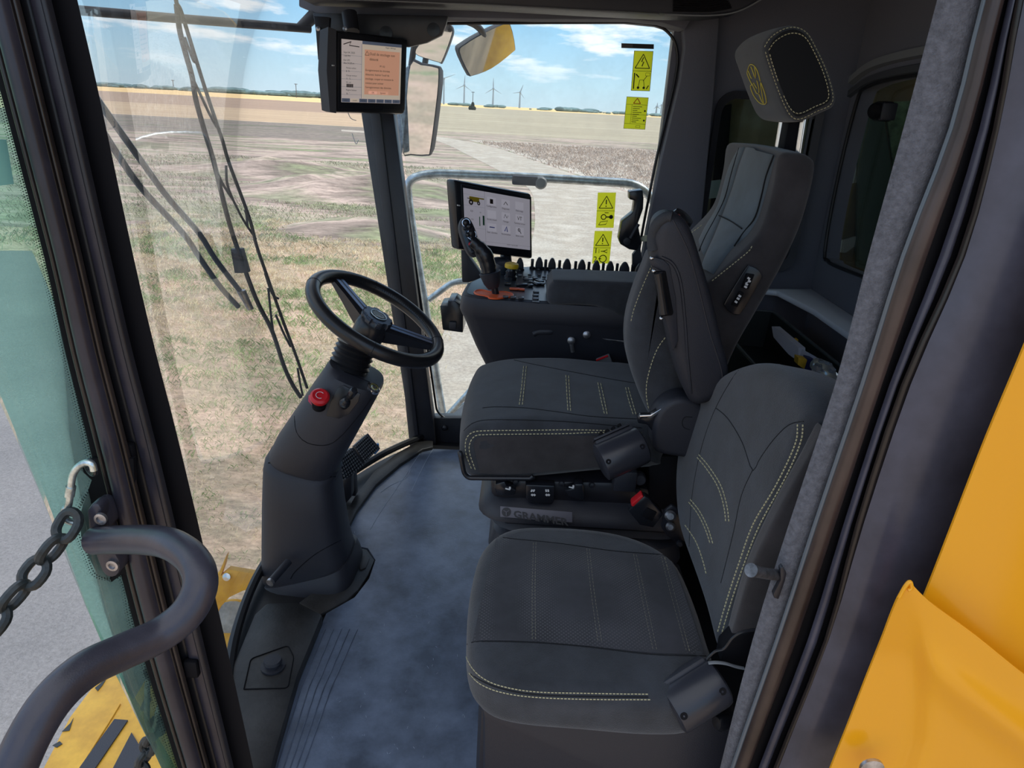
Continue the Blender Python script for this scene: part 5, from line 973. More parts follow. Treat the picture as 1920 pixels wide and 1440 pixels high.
mb = MB()
for z_ in ([(1389, 278), (1376, 320), (1362, 372), (1344, 410), (1325, 445), (1312, 475)], [(1454, 292), (1440, 330), (1430, 372), (1418, 410), (1395, 440), (1375, 470)], [(1352, 407), (1375, 418), (1402, 437)]): seam(mb, BB, z_, .0016, .0065 if z_[0] == (1352, 407) else .004)
part('backrest_seams', mb, SEAM, T)
mb = MB()
for z_ in ([(1410, 462), (1405, 470), (1385, 487), (1360, 507), (1331, 530)], [(1296, 437), (1310, 427), (1321, 418)]): stitch(mb, BB, z_, .001)
part('backrest_stitching', mb, THR, T, 'pale yellow stitching', kind='stuff')
# front wing at the near side
wp = [(1225, 475), (1207, 510), (1188, 560), (1176, 610), (1176, 660), (1190, 715), (1212, 768), (1228, 785), (1262, 780), (1290, 700), (1290, 560), (1260, 490)]
wm = MB(); wm.pad(PY(wp, 1.41, -.025), (0, .115, 0), .035, k=5); part('lumbar_wing', wm, FAB, T); WBV = wm.bvh()
mb = MB(); stitch(mb, WBV, [(1226, 490), (1206, 535), (1189, 580), (1182, 610)], .0008); stitch(mb, WBV, [(1247, 633), (1232, 655), (1219, 690), (1212, 725), (1214, 755), (1219, 772)], .001); part('wing_stitching', mb, THR, T, 'pale yellow stitching', kind='stuff')
# side switch panel
sp = [(1397, 502), (1405, 498), (1420, 505), (1426, 515), (1424, 525), (1392, 580), (1382, 588), (1368, 584), (1358, 572), (1360, 562)]
pl2 = (P(1390, 545, y=1.433), V((0, -1, 0))); mb = MB(); mb.prism(cr_path([P(a, b, pl=pl2) for a, b in sp], 3, True), (0, -.006, 0), .002); SP = part('switch_panel', mb, PLS, T)
for q in ([(1400, 512), (1414, 514), (1403, 542), (1390, 539)], [(1386, 545), (1394, 549), (1382, 575), (1371, 571)]): mb = MB(); mb.prism([P(a, b, y=1.426) for a, b in q], (0, -.004, 0), .001); part('rocker_switch', mb, BLK, SP)
mb = MB()
for a, b in ((1405, 527), (1400, 533), (1398, 538), (1404, 522), (1384, 560), (1387, 555), (1380, 566)): mb.rbox(P(a, b, y=1.4215), (.006, .001, .004), Matrix.Rotation(.5, 3, 'Y'), 0)
mb.tube(PY([(1398, 531), (1404, 528)], 1.421), .0012, 5); part('symbols', mb, WHT, SP, 'white seat symbols')
# headrest
hp_ = [(1437, 72), (1462, 52), (1492, 48), (1516, 62), (1532, 88), (1553, 132), (1566, 178), (1562, 200), (1540, 212), (1508, 226), (1490, 228), (1474, 214), (1456, 172), (1438, 120), (1430, 92)]
hm = MB(); hm.pad(PY(hp_, 1.44, -.02), (0, .235, 0), .028, crown=.002, k=5, mid=6); part('headrest', hm, FAB, T); HB = hm.bvh()
mb = MB(); q = cr_path([P(a, b, y=1.4175) for a, b in [(1447, 78), (1468, 60), (1492, 56), (1510, 68), (1526, 95), (1545, 136), (1556, 176), (1552, 192), (1530, 204), (1505, 216), (1492, 218), (1482, 206), (1466, 170), (1448, 120), (1441, 96)]], 4, True)
mb.prism(q, (0, -.003, 0), .001); part('headrest_side', mb, mat('black_velour', (.007, .008, .010), .95), T, 'darker oval side panel'); HSB = mb.bvh()
mb = MB(); ip = [(1434, 88), (1446, 70), (1470, 55), (1492, 52), (1512, 62), (1529, 90), (1549, 134), (1561, 178), (1556, 197), (1532, 208), (1506, 221), (1490, 222), (1477, 208), (1460, 170), (1442, 118), (1435, 94)]; stitch(mb, HB, ip, .0009)
qi = [(1500 + (a - 1500) * .88, 138 + (b - 138) * .88) for a, b in ip]; stitch(mb, HSB, qi, .0008); part('headrest_stitching', mb, THR, T, 'pale stitching', kind='stuff')
mb = MB(); eo = lambda pts: hits(HB, pts, .0012, 4)
for z_ in ([(1404, 128), (1407, 121), (1413, 121), (1420, 130), (1425, 145), (1427, 155)], [(1404, 128), (1402, 137), (1407, 150), (1411, 158)], [(1411, 158), (1408, 162), (1414, 178), (1425, 192), (1434, 195), (1438, 192), (1436, 178), (1430, 160), (1427, 153)], [(1404, 132), (1410, 146), (1414, 147)], [(1409, 124), (1414, 137), (1416, 146)], [(1416, 126), (1418, 138), (1417, 147)], [(1411, 156), (1420, 175), (1423, 174)], [(1420, 150), (1424, 165), (1424, 175)], [(1414, 155), (1422, 168)], [(1427, 156), (1430, 175), (1433, 194)], [(1424, 176), (1430, 190), (1434, 194)]):
    q = eo(z_); mb.tube(q, .0010, 6) if len(q) > 1 else None
part('embroidered_emblem', mb, mat('yellow_embroidery', (.6, .5, .08), .7), T, 'yellow embroidered leaf emblem')
for a, b, c, d, y_ in ((1468, 222, 1458, 282, 1.58), (1508, 222, 1497, 292, 1.48)): mb = MB(); mb.tube([P(a, b, y=y_), P(c, d, y=y_)], .007, 12); part('headrest_post', mb, CHR, T, 'chrome post')
mb = MB(); mb.rbox(P(1480, 255, y=1.56), (.03, .05, .12), r=.004); part('post_cover', mb, BLK, T)
# armrest folded up
ap = [(1224, 440), (1232, 412), (1252, 400), (1276, 405), (1296, 432), (1318, 500), (1338, 570), (1354, 640), (1366, 690), (1358, 728), (1330, 752), (1304, 757), (1288, 742), (1268, 690), (1254, 630), (1244, 575), (1232, 520), (1222, 480)]
am = MB(); am.pad(PY(ap, 1.30, -.015), (0, .085, 0), .020, k=4, crown=.0); part('armrest', am, PLM, T); AB = am.bvh()
mb = MB(); q = hits(AB, [(1262, 412), (1290, 470), (1310, 540), (1330, 620), (1352, 690), (1354, 715)], .0002, 8); mb.tube(q, .0016, 6); q = hits(AB, [(1240, 482), (1262, 495), (1276, 530), (1284, 600), (1288, 660), (1296, 740)], .0004, 8); mb.tube(q, .003, 6); part('armrest_ridge', mb, PLM, T)
mb = MB(); q = hits(AB, [(1225, 470), (1223, 445), (1232, 420), (1250, 407), (1262, 408)], .0, 6); mb.tube(q, .010, 10); part('armrest_top_pad', mb, GRY if False else mat('light_felt_pad', (.05, .052, .058), .9, bump=.4, bscale=500), T)
mb = MB(); q = PY([(1219, 486), (1222, 481), (1230, 483), (1244, 487), (1256, 498), (1268, 560), (1272, 640), (1262, 660), (1248, 600), (1240, 595), (1240, 508), (1222, 500)], 1.282); mb.prism(q[:], (0, .01, 0), .003); part('armrest_inlay', mb, PLM, T)
mb = MB(); mb.prism(PY([(1226, 509), (1249, 508), (1250, 516), (1263, 586), (1262, 592), (1238, 594)], 1.278), (0, .006, 0), .003); part('handle_recess', mb, BLK, T)
mb = MB(); mb.tube(PY([(1234, 512), (1240, 550), (1245, 588)], 1.266), [.008, .0065, .009], 12); part('pull_handle', mb, PLS, T)
for a, b in ((1226, 508), (1240, 597), (1222, 484)): mb = MB(); mb.sph(P(a, b, y=1.272), .004, 8, 6); part('screw_cap', mb, CHR, T, 'bright cap')
mb = MB(); mb.lathe([(.020, 0), (.022, .006), (.020, .014), (0, .016)], P(1274, 415, y=1.35), (.5, -.3, .8), 20); TC = part('end_cap', mb, PLS, T)
mb = MB(); mb.rbox(P(1269, 404, y=1.322), (.012, .006, .005), r=.002); part('red_marker', mb, mat('dull_red', (.45, .08, .07), .4), TC, 'dull red marker')
# hinge cover, lever
hc_ = [(1226, 795), (1238, 768), (1262, 750), (1290, 748), (1318, 760), (1330, 800), (1320, 858), (1255, 856), (1228, 846), (1224, 820)]
mb = MB(); mb.pad(PY(hc_, 1.33), (0, .07, 0), .012); part('hinge_cover', mb, PLM, T); HC = mb.bvh()
mb = MB(); q = hits(HC, [(1298, 782), (1284, 782), (1279, 792), (1283, 802), (1296, 806)], .0003, 4); mb.tube(q, .0009, 5); part('hinge_cap', mb, SEAM, T)
mb = MB(); mb.prism(PY([(1196, 783), (1200, 779), (1220, 779), (1240, 766), (1244, 770), (1236, 785), (1230, 812), (1222, 808), (1214, 797), (1196, 794)], 1.34), (0, .02, 0), .003); part('recline_lever', mb, PLS, T)
mb = MB(); mb.prism(PY([(1199, 779), (1220, 778), (1240, 766), (1242, 770), (1222, 784), (1200, 785)], 1.335), (0, .004, 0), .001); part('lever_trim', mb, CHR, T, 'bright lever edge')
# suspension base
mb = MB(); mb.rbox(P(1080, 905, y=1.62) + V((.04, 0, .02)), (.44, .42, .05), r=.008); part('seat_frame', mb, STEELB, T)
mb = MB(); mb.tube(bez_round([P(930, 885, y=1.44), P(868, 878, y=1.46)] [1:] + [P(858, 850, y=1.60), ][:0] + PY([(862, 845), (870, 887), (878, 896), (995, 897), (1000, 893)], 1.40), .015), .0055, 10); part('adjuster_bar', mb, PLS, T)
mb = MB(); mb.prism(PY([(920, 900), (1160, 905), (1220, 918), (1220, 948), (1100, 945), (1000, 940), (925, 934), (920, 925)], 1.425), (0, .38, 0), .01); part('control_skirt', mb, STEELB, T)
bx = [(895, 925, .0, .36), (905, 945, .01, .35)]
def bring(z, g, x0=-.028, x1=.40, y0=1.44, y1=1.86, r=.07): return [V((a.x, a.z, z)) for a in rr_loop(x0 - g, x1 + g, y0 - g, y1 + g, 0, r, 5)]
mb = MB(); mb.loft([bring(.385, -.02), bring(.372, .0), bring(.36, .02), bring(.345, .036), bring(.330, .047), bring(.318, .048), bring(.308, .03), bring(.300, .008), bring(.278, .020), bring(.262, -.01), bring(.245, .012), bring(.20, .022), bring(.17, -.008), bring(.15, .012), bring(.10, .02), bring(.07, -.006), bring(.02, .01), bring(0.0, .012)]); part('bellows', mb, PLM, T)
BLB = mb.bvh()
fp = Fr(P(938, 950, y=1.413), P(1073, 962, y=1.413), P(938, 969, y=1.413))
nrm = V((0, -.94, .34)).normalized(); tl = BLB.ray_cast(CAM, ray(940, 951).normalized())[0]; tr = BLB.ray_cast(CAM, ray(1072, 962).normalized())[0]; bl = BLB.ray_cast(CAM, ray(940, 968).normalized())[0]
fp = Fr(P(938, 949, y=1.388), P(1073, 960, y=1.388), P(938, 969, y=1.377))
mb = MB(); rect(fp, mb, 0, -fp.h, fp.w, 0, l=-.001, t=.002, r=.0006); LGP = part('logo_plate', mb, mat('grey_mauve_rubber', (.13, .125, .15), .5), T, 'grey raised name plate')
mb = MB(); mb.text('GRAMMER', fp, fp.w * .175, -fp.h * .84, fp.h * .92, lift=.0012, depth=.0006, bold=.0007); mb.v = [fp.o + fp.u * ((q - fp.o).dot(fp.u) - fp.w * .175) * 1.2 + fp.u * fp.w * .175 + fp.v * (q - fp.o).dot(fp.v) + fp.n * (q - fp.o).dot(fp.n) for q in mb.v]
mb.lathe([(.0105, 0), (.0105, .001), (0, .0012)], fp.p(fp.w * .085, -fp.h * .5, .0006), fp.n, 20); part('lettering', mb, mat('dark_lettering', (.025, .024, .028), .5), LGP)
mb = MB()
for k in range(3): a = math.pi / 2 + k * 2.094; mb.tube([fp.p(fp.w * .085, -fp.h * .5, .002), fp.p(fp.w * .085 + .008 * math.cos(a + math.pi), -fp.h * .5 + .008 * math.sin(a + math.pi), .002)], .0012, 6)
part('emblem', mb, bpy.data.materials['grey_mauve_rubber'], LGP)
# controls
mb = MB(); mb.prism(PY([(985, 909), (1041, 911), (1039, 940), (1034, 947), (992, 945), (986, 935)], 1.40), (0, .03, 0), .004); CPN = part('height_switch', mb, PLS, T)
mb = MB()
for a in (997, 1001, 1024, 1028): mb.rbox(P(a, 920, y=1.398), (.0035, .001, .006), Matrix.Rotation(.4 if a % 2 else -.2, 3, 'Y'), 0); mb.rbox(P(a + 1, 928, y=1.398), (.005, .001, .0045), Matrix.Rotation(.6, 3, 'Y'), 0)
part('symbols', mb, WHT, CPN, 'white symbols')
for pts, sy in (([(928, 908), (946, 903), (950, 912), (968, 919), (966, 928), (945, 931), (932, 928), (927, 918)], (952, 917)), ([(1058, 920), (1076, 916), (1078, 908), (1094, 908), (1097, 938), (1088, 940), (1066, 930)], (1071, 914))):
    mb = MB(); mb.prism(PY(pts, 1.395), (0, .03, 0), .003); lv = part('adjuster_lever', mb, PLS, T); mb = MB(); mb.rbox(P(sy[0], sy[1], y=1.393), (.011, .001, .003), Matrix.Rotation(.2, 3, 'Y'), 0); mb.rbox(P(sy[0] + 4, sy[1] - 2, y=1.393), (.004, .001, .006), None, 0); part('symbol', mb, WHT, lv, 'white symbol')
for a, b in ((967, 904), (1053, 907), (1110, 910), (1196, 920)): mb = MB(); mb.lathe([(.007, 0), (.006, .003), (0, .004)], P(a, b, y=1.42), (0, -1, .1), 12); part('rivet', mb, STEELB, T)
mb = MB(); mb.rbox(P(1171, 896, y=1.41), (.05, .04, .05), r=.004); part('bracket', mb, PLM, T); mb = MB(); mb.lathe([(.014, 0), (.014, .02), (.011, .024), (0, .024)], P(1198, 893, y=1.42), (0, -1, .1), 16); part('pivot_bolt', mb, PLM, T)
mb = MB(); mb.prism(PY([(1215, 855), (1320, 855), (1310, 1000), (1220, 1000), (1215, 900)], 1.42), (0, .3, 0), .01); part('rear_block', mb, BLK, T)
# belt retractors
def retractor(label, cpx, y, L_, R0, ax, scale=1.0, clip=False):
    c = P(*cpx, y=y); T = thing('belt_retractor', label, 'belt retractor', c); ax = V(ax).normalized(); up = V((-.45, .55, .75)); up = (up - ax * up.dot(ax)).normalized(); sd_ = ax.cross(up)
    prof = [(-.5, .80), (-.47, .97), (-.40, 1.0), (.38, 1.0), (.46, .95), (.5, .80)]; S = []
    for t_, s_ in prof: S.append([c + ax * L_ * t_ + (up * (math.cos(a) * 1.0 ) + sd_ * math.sin(a)) * R0 * s_ for a in [2 * math.pi * i / 28 for i in range(28)]])
    m_ = MB(); m_.loft(S); part('housing', m_, mat('satin_black_case', (.028, .030, .040), .32) if 'satin_black_case' not in bpy.data.materials else bpy.data.materials['satin_black_case'], T); bv = m_.bvh()
    m_ = MB(); m_.rbox(c + up * R0 * .97, (L_ * .86, R0 * .8, .010), Matrix((ax, sd_, up)).transposed(), .004); part('belt_guide', m_, PLM, T)
    for t_ in (-.40, .36):
        m_ = MB(); m_.lathe([(.0055, -.002), (.0055, .001), (.003, .0012), (0, 0)], c + ax * L_ * t_ + (V((0, -.9, .4)) - ax * V((0, -.9, .4)).dot(ax)).normalized() * R0 * .98, V((0, -.9, .4)), 12); part('screw_hole', m_, BLK, T)
    return T, c, ax, up, sd_
T_, c, ax, up, sd_ = retractor('dark belt retractor with a buckle clipped on top, beside the driver seat cushion', (1166, 850), 1.30, .098, .040, (.86, .25, .36))
mb = MB(); Rm = Matrix((ax, sd_, up)).transposed(); mb.rbox(c + up * .047 + ax * -.002, (.080, .030, .005), Rm, .002); TG = part('belt_tongue', mb, PLM, T_)
for t_ in (-.022, -.008, .006, .02): mb = MB(); mb.rbox(c + up * .053 + ax * t_, (.007, .018, .008), Rm, .002); part('tongue_rib', mb, BLK, TG)
retractor('larger belt retractor at the near corner of the passenger seat', (1304, 1302), .83, .088, .038, (.80, .30, .42))
# ================================================================== PASSENGER SEAT
T = thing('passenger_seat', 'low passenger seat with dotted fabric cushion and rounded backrest, nearest the door', 'seat', (.15, 1.08, 0))
zc_ = .415; tp_ = [(882, 1228), (876, 1160), (885, 1080), (905, 1020), (945, 988), (1000, 980), (1100, 984), (1180, 998), (1240, 1024), (1275, 1055), (1305, 1120), (1328, 1190), (1340, 1235), (1320, 1300), (1230, 1310), (1100, 1300), (980, 1290), (915, 1270)]
tp3 = [P(a, b, z=zc_) for a, b in tp_]
FABD = mat('dotted_fabric', (.028, .027, .033), .92, noise=.3, nscale=8, sheen=.25)
t_ = FABD.node_tree; g = t_.nodes.new('ShaderNodeTexCoord'); mp = t_.nodes.new('ShaderNodeMapping'); mp.inputs['Scale'].default_value = (190, 190, 190); mp.inputs['Rotation'].default_value = (0, 0, .785); vo = t_.nodes.new('ShaderNodeTexVoronoi'); vo.inputs['Randomness'].default_value = 0; vo.inputs['Scale'].default_value = 1; t_.links.new(g.outputs['Object'], mp.inputs[0]); t_.links.new(mp.outputs[0], vo.inputs['Vector'])
mr = t_.nodes.new('ShaderNodeMapRange'); mr.inputs[1].default_value = .22; mr.inputs[2].default_value = .36; mr.inputs[3].default_value = 1; mr.inputs[4].default_value = 0; t_.links.new(vo.outputs['Distance'], mr.inputs[0]); b_ = t_.nodes['Principled BSDF']; src = b_.inputs['Base Color'].links[0].from_socket; mxx = t_.nodes.new('ShaderNodeMixRGB'); t_.links.new(mr.outputs[0], mxx.inputs[0]); t_.links.new(src, mxx.inputs[1]); mxx.inputs[2].default_value = (.075, .073, .078, 1); t_.links.new(mxx.outputs[0], b_.inputs['Base Color'])
pc = MB(); pc.pad(tp3, (0, 0, -.085), .026, k=5, sm=4, mid=3); 
ctr = sum(tp3, V((0, 0, 0))) / len(tp3)
# dish the top : ring rows of inner points raise a soft crown
pc.f = [q for q in pc.f if len(q) <= 4]; n_ = len(cr_path(tp3, 4, True)); top = pc.v[:n_]; low = pc.v[-n_:]
b0_ = len(pc.v)
rings = [top] + [[p.lerp(ctr, s_) + V((0, 0, (zc_ - p.z) + .007 * math.sin(s_ * 1.6))) for p in top] for s_ in (.12, .28, .48, .7, .9)]
pc.loft(rings, c0=False, c1=True); pc.add(low, [tuple(range(n_))]); part('seat_cushion', pc, FAB, T); PB_ = pc.bvh()
# dotted centre panel
pm_ = MB(); A = hits(PB_, [(905, 1003), (960, 1012), (1050, 1021), (1150, 1035), (1240, 1042), (1276, 1048)], .0012, 14); B = hits(PB_, [(874, 1208), (900, 1202), (1000, 1204), (1100, 1212), (1220, 1225), (1325, 1228)], .0012, 14)
A = [A[int(i * (len(A) - 1) / 30)] for i in range(31)]; B = [B[int(i * (len(B) - 1) / 30)] for i in range(31)]; g_ = []
for a, b in zip(A, B):
    r = []
    for k in range(25):
        q = a.lerp(b, k / 24); h = PB_.ray_cast(V((q.x, q.y, 1)), V((0, 0, -1))); r.append((h[0] if h[0] else q) + V((0, 0, .0012)))
    g_.append(r)
pm_.loft(g_, closed=False); part('cushion_centre', pm_, FABD, T, 'dotted fabric centre'); 
mb = MB()
for z_ in ([(1000, 1018), (998, 1100), (998, 1202)], [(1005, 1018), (1003, 1100), (1004, 1202)], [(1100, 1029), (1108, 1110), (1122, 1210)], [(1105, 1030), (1114, 1110), (1129, 1211)], [(1188, 1040), (1203, 1120), (1225, 1222)], [(1193, 1041), (1210, 1120), (1232, 1223)], [(1240, 1045), (1259, 1120), (1288, 1226)], [(1246, 1046), (1266, 1120), (1294, 1227)],
           [(869, 1212), (878, 1240), (898, 1266), (935, 1285), (1000, 1297), (1100, 1300), (1222, 1302)], [(880, 1262), (900, 1282), (940, 1298), (1000, 1307), (1100, 1311), (1222, 1312)]): stitch(mb, PB_, z_, .0008, 4.6, 2.2)
part('cushion_stitching', mb, THR, T, 'pale yellow stitching', kind='stuff')
mb = MB(); 
for z_ in ([(905, 1003), (960, 1010), (1050, 1019), (1150, 1033), (1240, 1040), (1276, 1046)], [(876, 1208), (900, 1203), (1000, 1205), (1100, 1213), (1220, 1227), (1325, 1230)], [(875, 1258), (900, 1275), (940, 1291), (1000, 1302), (1100, 1306), (1222, 1307)]): seam(mb, PB_, z_, .0012)
part('cushion_seams', mb, SEAM, T, kind='stuff')
# backrest
p0 = V((.394, .9, .814)); nn_ = V((.386, 0, -.053)).normalized()
bo = [(1262, 950), (1261, 890), (1272, 810), (1300, 745), (1345, 698), (1400, 676), (1450, 683), (1492, 712), (1518, 760), (1512, 800), (1470, 900), (1428, 1010), (1385, 1120), (1352, 1212), (1335, 1222), (1318, 1150), (1292, 1070), (1268, 1000)]
b3 = [P(a, b, pl=(p0, nn_)) for a, b in bo]
pb = MB(); pb.pad(b3, nn_ * .105, .030, k=5, sm=4, mid=4, crown=0); part('backrest', pb, FAB, T); PBB = pb.bvh()
mb = MB()
for z_ in ([(1506, 796), (1504, 820), (1490, 860), (1463, 915), (1425, 985), (1395, 1060), (1368, 1140), (1349, 1205)], [(1496, 796), (1494, 825), (1478, 865), (1450, 920), (1412, 985), (1385, 1060), (1362, 1130), (1345, 1190)], [(1311, 853), (1330, 875), (1352, 910), (1364, 950), (1368, 985)], [(1308, 858), (1326, 880), (1346, 912), (1358, 950), (1362, 985)], [(1295, 937), (1312, 958), (1328, 990), (1338, 1022)], [(1292, 942), (1308, 962), (1323, 992), (1333, 1022)], [(1285, 985), (1305, 1015), (1318, 1050), (1326, 1082)]): stitch(mb, PBB, z_, .0011)
part('backrest_stitching', mb, THR, T, 'pale yellow stitching', kind='stuff')
mb = MB()
for z_ in ([(1410, 677), (1380, 700), (1342, 765), (1318, 830), (1302, 900), (1295, 960), (1292, 1030)], [(1342, 765), (1365, 785), (1392, 830), (1411, 882), (1425, 860), (1450, 825), (1480, 796), (1510, 790)], [(1411, 882), (1390, 930), (1375, 1000), (1350, 1100)]): seam(mb, PBB, z_, .0010)
part('backrest_seams', mb, SEAM, T)
# near side panel of the backrest
mb = MB(); sp_ = [(1532, 830), (1546, 806), (1556, 830), (1552, 900), (1512, 1010), (1452, 1150), (1412, 1212), (1372, 1214), (1388, 1140), (1414, 1060), (1446, 990), (1484, 918), (1516, 862)]; mb.pad([P(a, b, y=.868) for a, b in sp_], (0, .03, 0), .006, sm=3); part('side_panel', mb, FABS, T, 'brown-black suede side panel')
mb = MB(); mb.rbox((.165, 1.09, .165), (.40, .37, .33), r=.02); part('seat_box', mb, PLM, T)
mb = MB(); mb.prism(PY([(898, 1322), (950, 1338), (1230, 1345), (1360, 1345), (1390, 1360), (1390, 1560), (905, 1560), (905, 1350)], .875), (0, .06, 0), .012); part('front_apron', mb, PLM, T)
mb = MB(); mb.prism(PY([(893, 1300), (1000, 1322), (1230, 1330), (1230, 1345), (950, 1338), (905, 1326)], .90), (0, .3, 0), .004); part('seat_pan', mb, BLK, T)
# side plate and strap by the backrest foot
mb = MB(); mb.tube(cr_path(PY([(1322, 1240), (1340, 1222), (1358, 1216), (1375, 1195), (1395, 1184), (1420, 1180)], .85), 5), .0022, 8); part('wire_edge', mb, PLS, T)
mb = MB(); mb.prism(PY([(1355, 1217), (1375, 1196), (1420, 1182), (1420, 1255), (1350, 1242)], .862), (0, .03, 0), .004); part('side_plate', mb, BLK, T)
mb = MB(); mb.tube(cr_path(PY([(1328, 1243), (1342, 1242), (1360, 1244), (1380, 1250), (1395, 1253)], .84), 5), .0035, 8, flat=.4); part('belt_strap', mb, GRY, T)
mb = MB(); mb.lathe([(.014, 0), (.014, .02), (.010, .026), (0, .027)], P(1366, 1350, y=.88), (-.6, -.3, .1), 16); part('anchor_cap', mb, PLS, T)
# passenger belt buckle
T = thing('belt_buckle', 'black belt buckle with a red release edge between the two seats', 'belt buckle', P(1220, 970, y=1.30)); mb = MB(); bq = PY([(1178, 958), (1208, 930), (1216, 934), (1244, 965), (1225, 990), (1200, 985)], 1.30); mb.prism(bq, (0, .022, 0), .003); part('body', mb, PLS, T)
mb = MB(); mb.prism(PY([(1184, 949), (1186, 944), (1204, 929), (1207, 931), (1188, 950)], 1.298), (0, .022, 0), .001); part('release_button', mb, RED, T, 'red release button')
mb = MB(); mb.prism(PY([(1203, 967), (1214, 953), (1232, 961), (1222, 978)], 1.297), (0, .003, 0), .001); part('label_recess', mb, BLK, T)
T = thing('belt_anchor', 'metal belt anchor with bolts against the passenger backrest', 'belt anchor', P(1262, 985, y=1.28)); mb = MB(); mb.prism(PY([(1240, 990), (1246, 958), (1260, 947), (1272, 955), (1285, 1015), (1274, 1022), (1250, 1005)], 1.29), (0, .01, 0), .003); part('plate', mb, STEELB, T)
for a, b, r_ in ((1257, 966, .012), (1257, 986, .010), (1275, 1018, .008)): mb = MB(); mb.lathe([(r_, 0), (r_, .008), (r_ * .6, .012), (0, .012)], P(a, b, y=1.285), (-.2, -1, .3), 12); part('bolt', mb, GRM if r_ > .009 else PLS, T, 'worn steel bolt' if r_ > .009 else None)
# ================================================================== STRIKER PIN
T = thing('door_striker', 'steel door striker pin sticking out of the grey felt pillar', 'door striker', P(1440, 1080, y=.80)); mb = MB(); mb.tube([P(1470, 1080, y=.80), P(1436, 1075, y=.775), P(1409, 1070, y=.755)], .0075, 14); part('pin', mb, GRM, T)
mb = MB(); mb.tube([P(1412, 1070, y=.757), P(1408, 1069, y=.754)], .009, 14); part('pin_head', mb, GRM, T)
mb = MB(); mb.prism(PY([(1452, 1122), (1460, 1124), (1472, 1090), (1475, 1075), (1468, 1062), (1463, 1066), (1464, 1088), (1450, 1115)], .778), (0, .008, 0), .001); part('plate', mb, STEELB, T)
# ================================================================== REAR TRAY AND CONTENTS
T = thing('rear_tray', 'black storage tray with a raised rim behind the seats', 'tray', (.8, 1.9, 0)); tz = .60
def tray(z, g): return [V((.60 - g, 2.36 + g, z)), V((.62 - g, 1.2 - g, z)), V((.88 + g, 1.2 - g, z)), V((.86 + g, 2.36 + g, z))]
mb = MB(); mb.loft([tray(.0, .0), tray(tz - .01, .0), tray(tz, -.004), tray(tz, -.02), tray(tz - .12, -.03)]); part('body', mb, mat('tray_green_black', (.016, .022, .022), .4), T)
mb = MB(); q = tray(tz, -.011); mb.tube(bez_round([q[0], q[1], q[2], q[3], q[0]], .03), .004, 8); part('rim', mb, mat('rim_grey', (.07, .085, .09), .4), T)
mb = MB(); mb.prism([P(a, b, y=y_) for a, b, y_ in [(1447, 612, 2.02), (1450, 612, 2.02), (1497, 652, 1.86), (1497, 678, 1.86), (1478, 664, 1.90), (1450, 632, 2.0)]], (.02, .003, 0)); solo('white_papers', mb, mat('white_paper', (.5, .51, .58), .7), 'folded white papers leaning in the rear tray', 'paper')
mb = MB(); mb.prism([P(a, b, y=y_) for a, b, y_ in [(1478, 640, 1.92), (1505, 655, 1.86), (1535, 672, 1.80), (1500, 678, 1.85), (1490, 665, 1.88)]], (0, .0, -.003)); solo('pale_leaflet', mb, bpy.data.materials['white_paper'], 'pale leaflet lying flat beside the papers in the tray', 'paper')
T = thing('carton', 'yellow and blue carton standing in the rear tray', 'carton', P(1510, 690, y=1.82)); mb = MB(); mb.prism(PY([(1497, 671), (1514, 675), (1508, 692), (1496, 684)], 1.80), (0, .03, 0)); part('yellow_face', mb, mat('yellow_card', (.7, .42, .03), .6), T); mb = MB(); mb.prism(PY([(1514, 672), (1530, 676), (1528, 705), (1508, 694)], 1.80), (0, .03, 0)); part('blue_face', mb, mat('blue_card', (.02, .03, .12), .5), T)
mb = MB(); mb.prism(PY([(1488, 640), (1497, 637), (1494, 652), (1490, 650)], 1.95), (0, .02, 0)); part('yellow_flap', mb, bpy.data.materials['yellow_card'], T)
bot = mat('clear_plastic_film', (.55, .62, .7), .08); bot.node_tree.nodes['Principled BSDF'].inputs['Transmission Weight'].default_value = .75
mb = MB(); c0_, c1_ = P(1540, 682, y=1.74), P(1552, 722, y=1.66); random.seed(3)
rr = []
for i in range(9):
    t_ = i / 8; c = c0_.lerp(c1_, t_); R0 = .034 * math.sin(math.pi * (.12 + .8 * t_)) ** .4; rr.append([c + V((math.cos(a) * R0 * random.uniform(.85, 1.1), math.sin(a) * R0 * random.uniform(.85, 1.1), math.sin(a) * .3 * R0 + random.uniform(-.003, .003))) for a in [2 * math.pi * k / 16 for k in range(16)]])
mb.loft(rr); solo('plastic_bottle', mb, bot, 'crumpled clear plastic bottle lying in the rear tray', 'bottle', ang=.3)
# ================================================================== GRAB HANDLE AND CHAINS
T = thing('grab_handle', 'thick black S-curved tubular grab handle bolted to the door pillar', 'grab handle', P(200, 1010, y=.70)); M_HND = mat('satin_handle_paint', (.040, .039, .054), .34, noise=.15, nscale=20, bump=.08, bscale=700)
hpts = [(178, 1014, .715), (215, 1012, .70), (270, 1012, .665), (320, 1020, .63), (362, 1050, .60), (376, 1095, .575), (352, 1148, .555), (300, 1190, .535), (230, 1222, .505), (160, 1256, .475), (100, 1310, .445), (55, 1380, .42), (20, 1460, .40), (-5, 1540, .385)]
mb = MB(); mb.tube(cr_path([P(a, b, y=y_) for a, b, y_ in hpts], 6), .0166, 22); part('tube', mb, M_HND, T)
mb = MB(); fl_ = [(166, 960), (176, 945), (190, 947), (200, 960), (206, 985), (200, 1000), (214, 1035), (224, 1055), (222, 1075), (210, 1083), (196, 1078), (186, 1060), (176, 1030), (170, 1000)]; mb.prism(cr_path([P(a, b, y=.735) for a, b in fl_], 3, True), (0, .025, 0), .003); part('flange', mb, M_HND, T)
mb = MB(); mb.prism(PY([(162, 958), (172, 944), (184, 945), (190, 955), (186, 1030), (174, 1034), (166, 1000)], .722), (0, .02, 0), .004); part('rib', mb, M_HND, T)
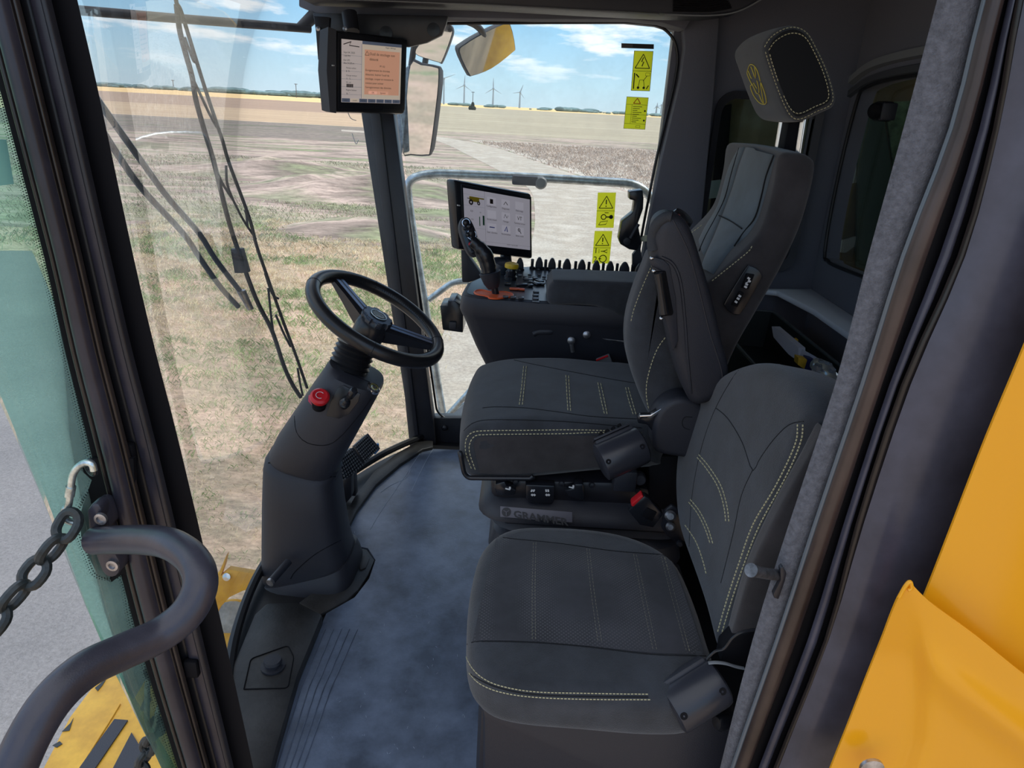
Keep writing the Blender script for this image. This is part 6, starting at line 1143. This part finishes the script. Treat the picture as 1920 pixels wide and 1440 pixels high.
for a, b in ((191, 971), (213, 1058)):
    c = P(a, b, y=.719 if a == 191 else .735); mb = MB(); mb.lathe([(.0075, 0), (.0075, .004), (.0045, .0045), (.0045, .002), (0, .002)], c, (0, -1, 0), 16); part('socket_screw', mb, STL, T, 'dull steel socket screw')
def chain(label, pts, lk, n0=0, rad=.0038, start=None, m_=None):
    path = cr_path(pts, 10); q = resample(path, lk * .72); T = thing('safety_chain', label, 'chain', q[0])
    for i, (a, b) in enumerate(zip(q, q[1:])):
        c = (a + b) / 2; d = (b - a).normalized(); s1 = d.cross(V((.2, -1, .1))).normalized(); s1 = Matrix.Rotation(math.pi / 2 * (i % 2) + .5, 3, d) @ s1; L2 = lk / 2 - rad; W2 = lk * .27; P_ = []
        for k in range(20): an = 2 * math.pi * k / 20; e_ = math.cos(an); f_ = math.sin(an); P_.append(c + d * (math.copysign(max(0, abs(e_)) ** .7, e_) * L2) + s1 * (f_ * W2))
        m2 = MB(); m2.tube(P_ + [P_[0], P_[1]], rad, 8, caps=False); part('link', m2, m_, T)
    return T
M_CH = mat('worn_black_chain', (.018, .024, .026), .45, noise=.4, nscale=60)
chain('dark chain hanging from the carabiner to the lower left, in front of the door glass', [P(140, 962, y=.715), P(112, 1010, y=.70), P(60, 1080, y=.68), P(0, 1150, y=.65), P(-60, 1230, y=.62)], .045, m_=M_CH, rad=.0058)
chain('second dark chain hanging straight down behind the lower end of the door glass', [P(300, 1352, y=.83), P(282, 1388, y=.835), P(268, 1430, y=.84), P(262, 1500, y=.85)], .040, m_=M_CH, rad=.0055)
def carabiner(label, pts, y, r=.0042):
    p3 = [P(a, b, y=y) for a, b in pts]; T = thing('carabiner', label, 'carabiner', p3[0]); mb = MB(); mb.tube(cr_path(p3, 5), r, 10); part('hook', mb, mat('zinc', (.55, .62, .62), .3, .85, noise=.3, nscale=80) if 'zinc' not in bpy.data.materials else bpy.data.materials['zinc'], T); return T
tc1 = carabiner('zinc carabiner linking the upper chain to the eye on the frit edge', [(176, 882), (172, 870), (160, 868), (146, 876), (136, 892), (132, 920), (128, 948), (121, 955), (119, 967), (127, 976), (142, 980), (150, 976)], .722)
mb = MB(); mb.tube([P(133, 912, y=.722), P(130, 930, y=.722)], .0056, 12); part('gate_sleeve', mb, bpy.data.materials['zinc'], tc1)
carabiner('zinc carabiner holding the lower chain beside the pillar', [(283, 1262), (277, 1280), (276, 1310), (276, 1350), (282, 1372), (292, 1358), (296, 1335), (303, 1312), (302, 1290)], .83)
for nm, (a, b), y_ in (('upper', (172, 876), .735), ('lower', (281, 1265), .80)):
    c = P(a, b, y=y_); mb = MB(); mb.ring(c, (1, -.5, 0), (0, 0, 1), .0085, .0036, 24, 8); solo('ring_eye', mb, PLS, 'black ring eye holding the %s carabiner' % nm, 'ring')
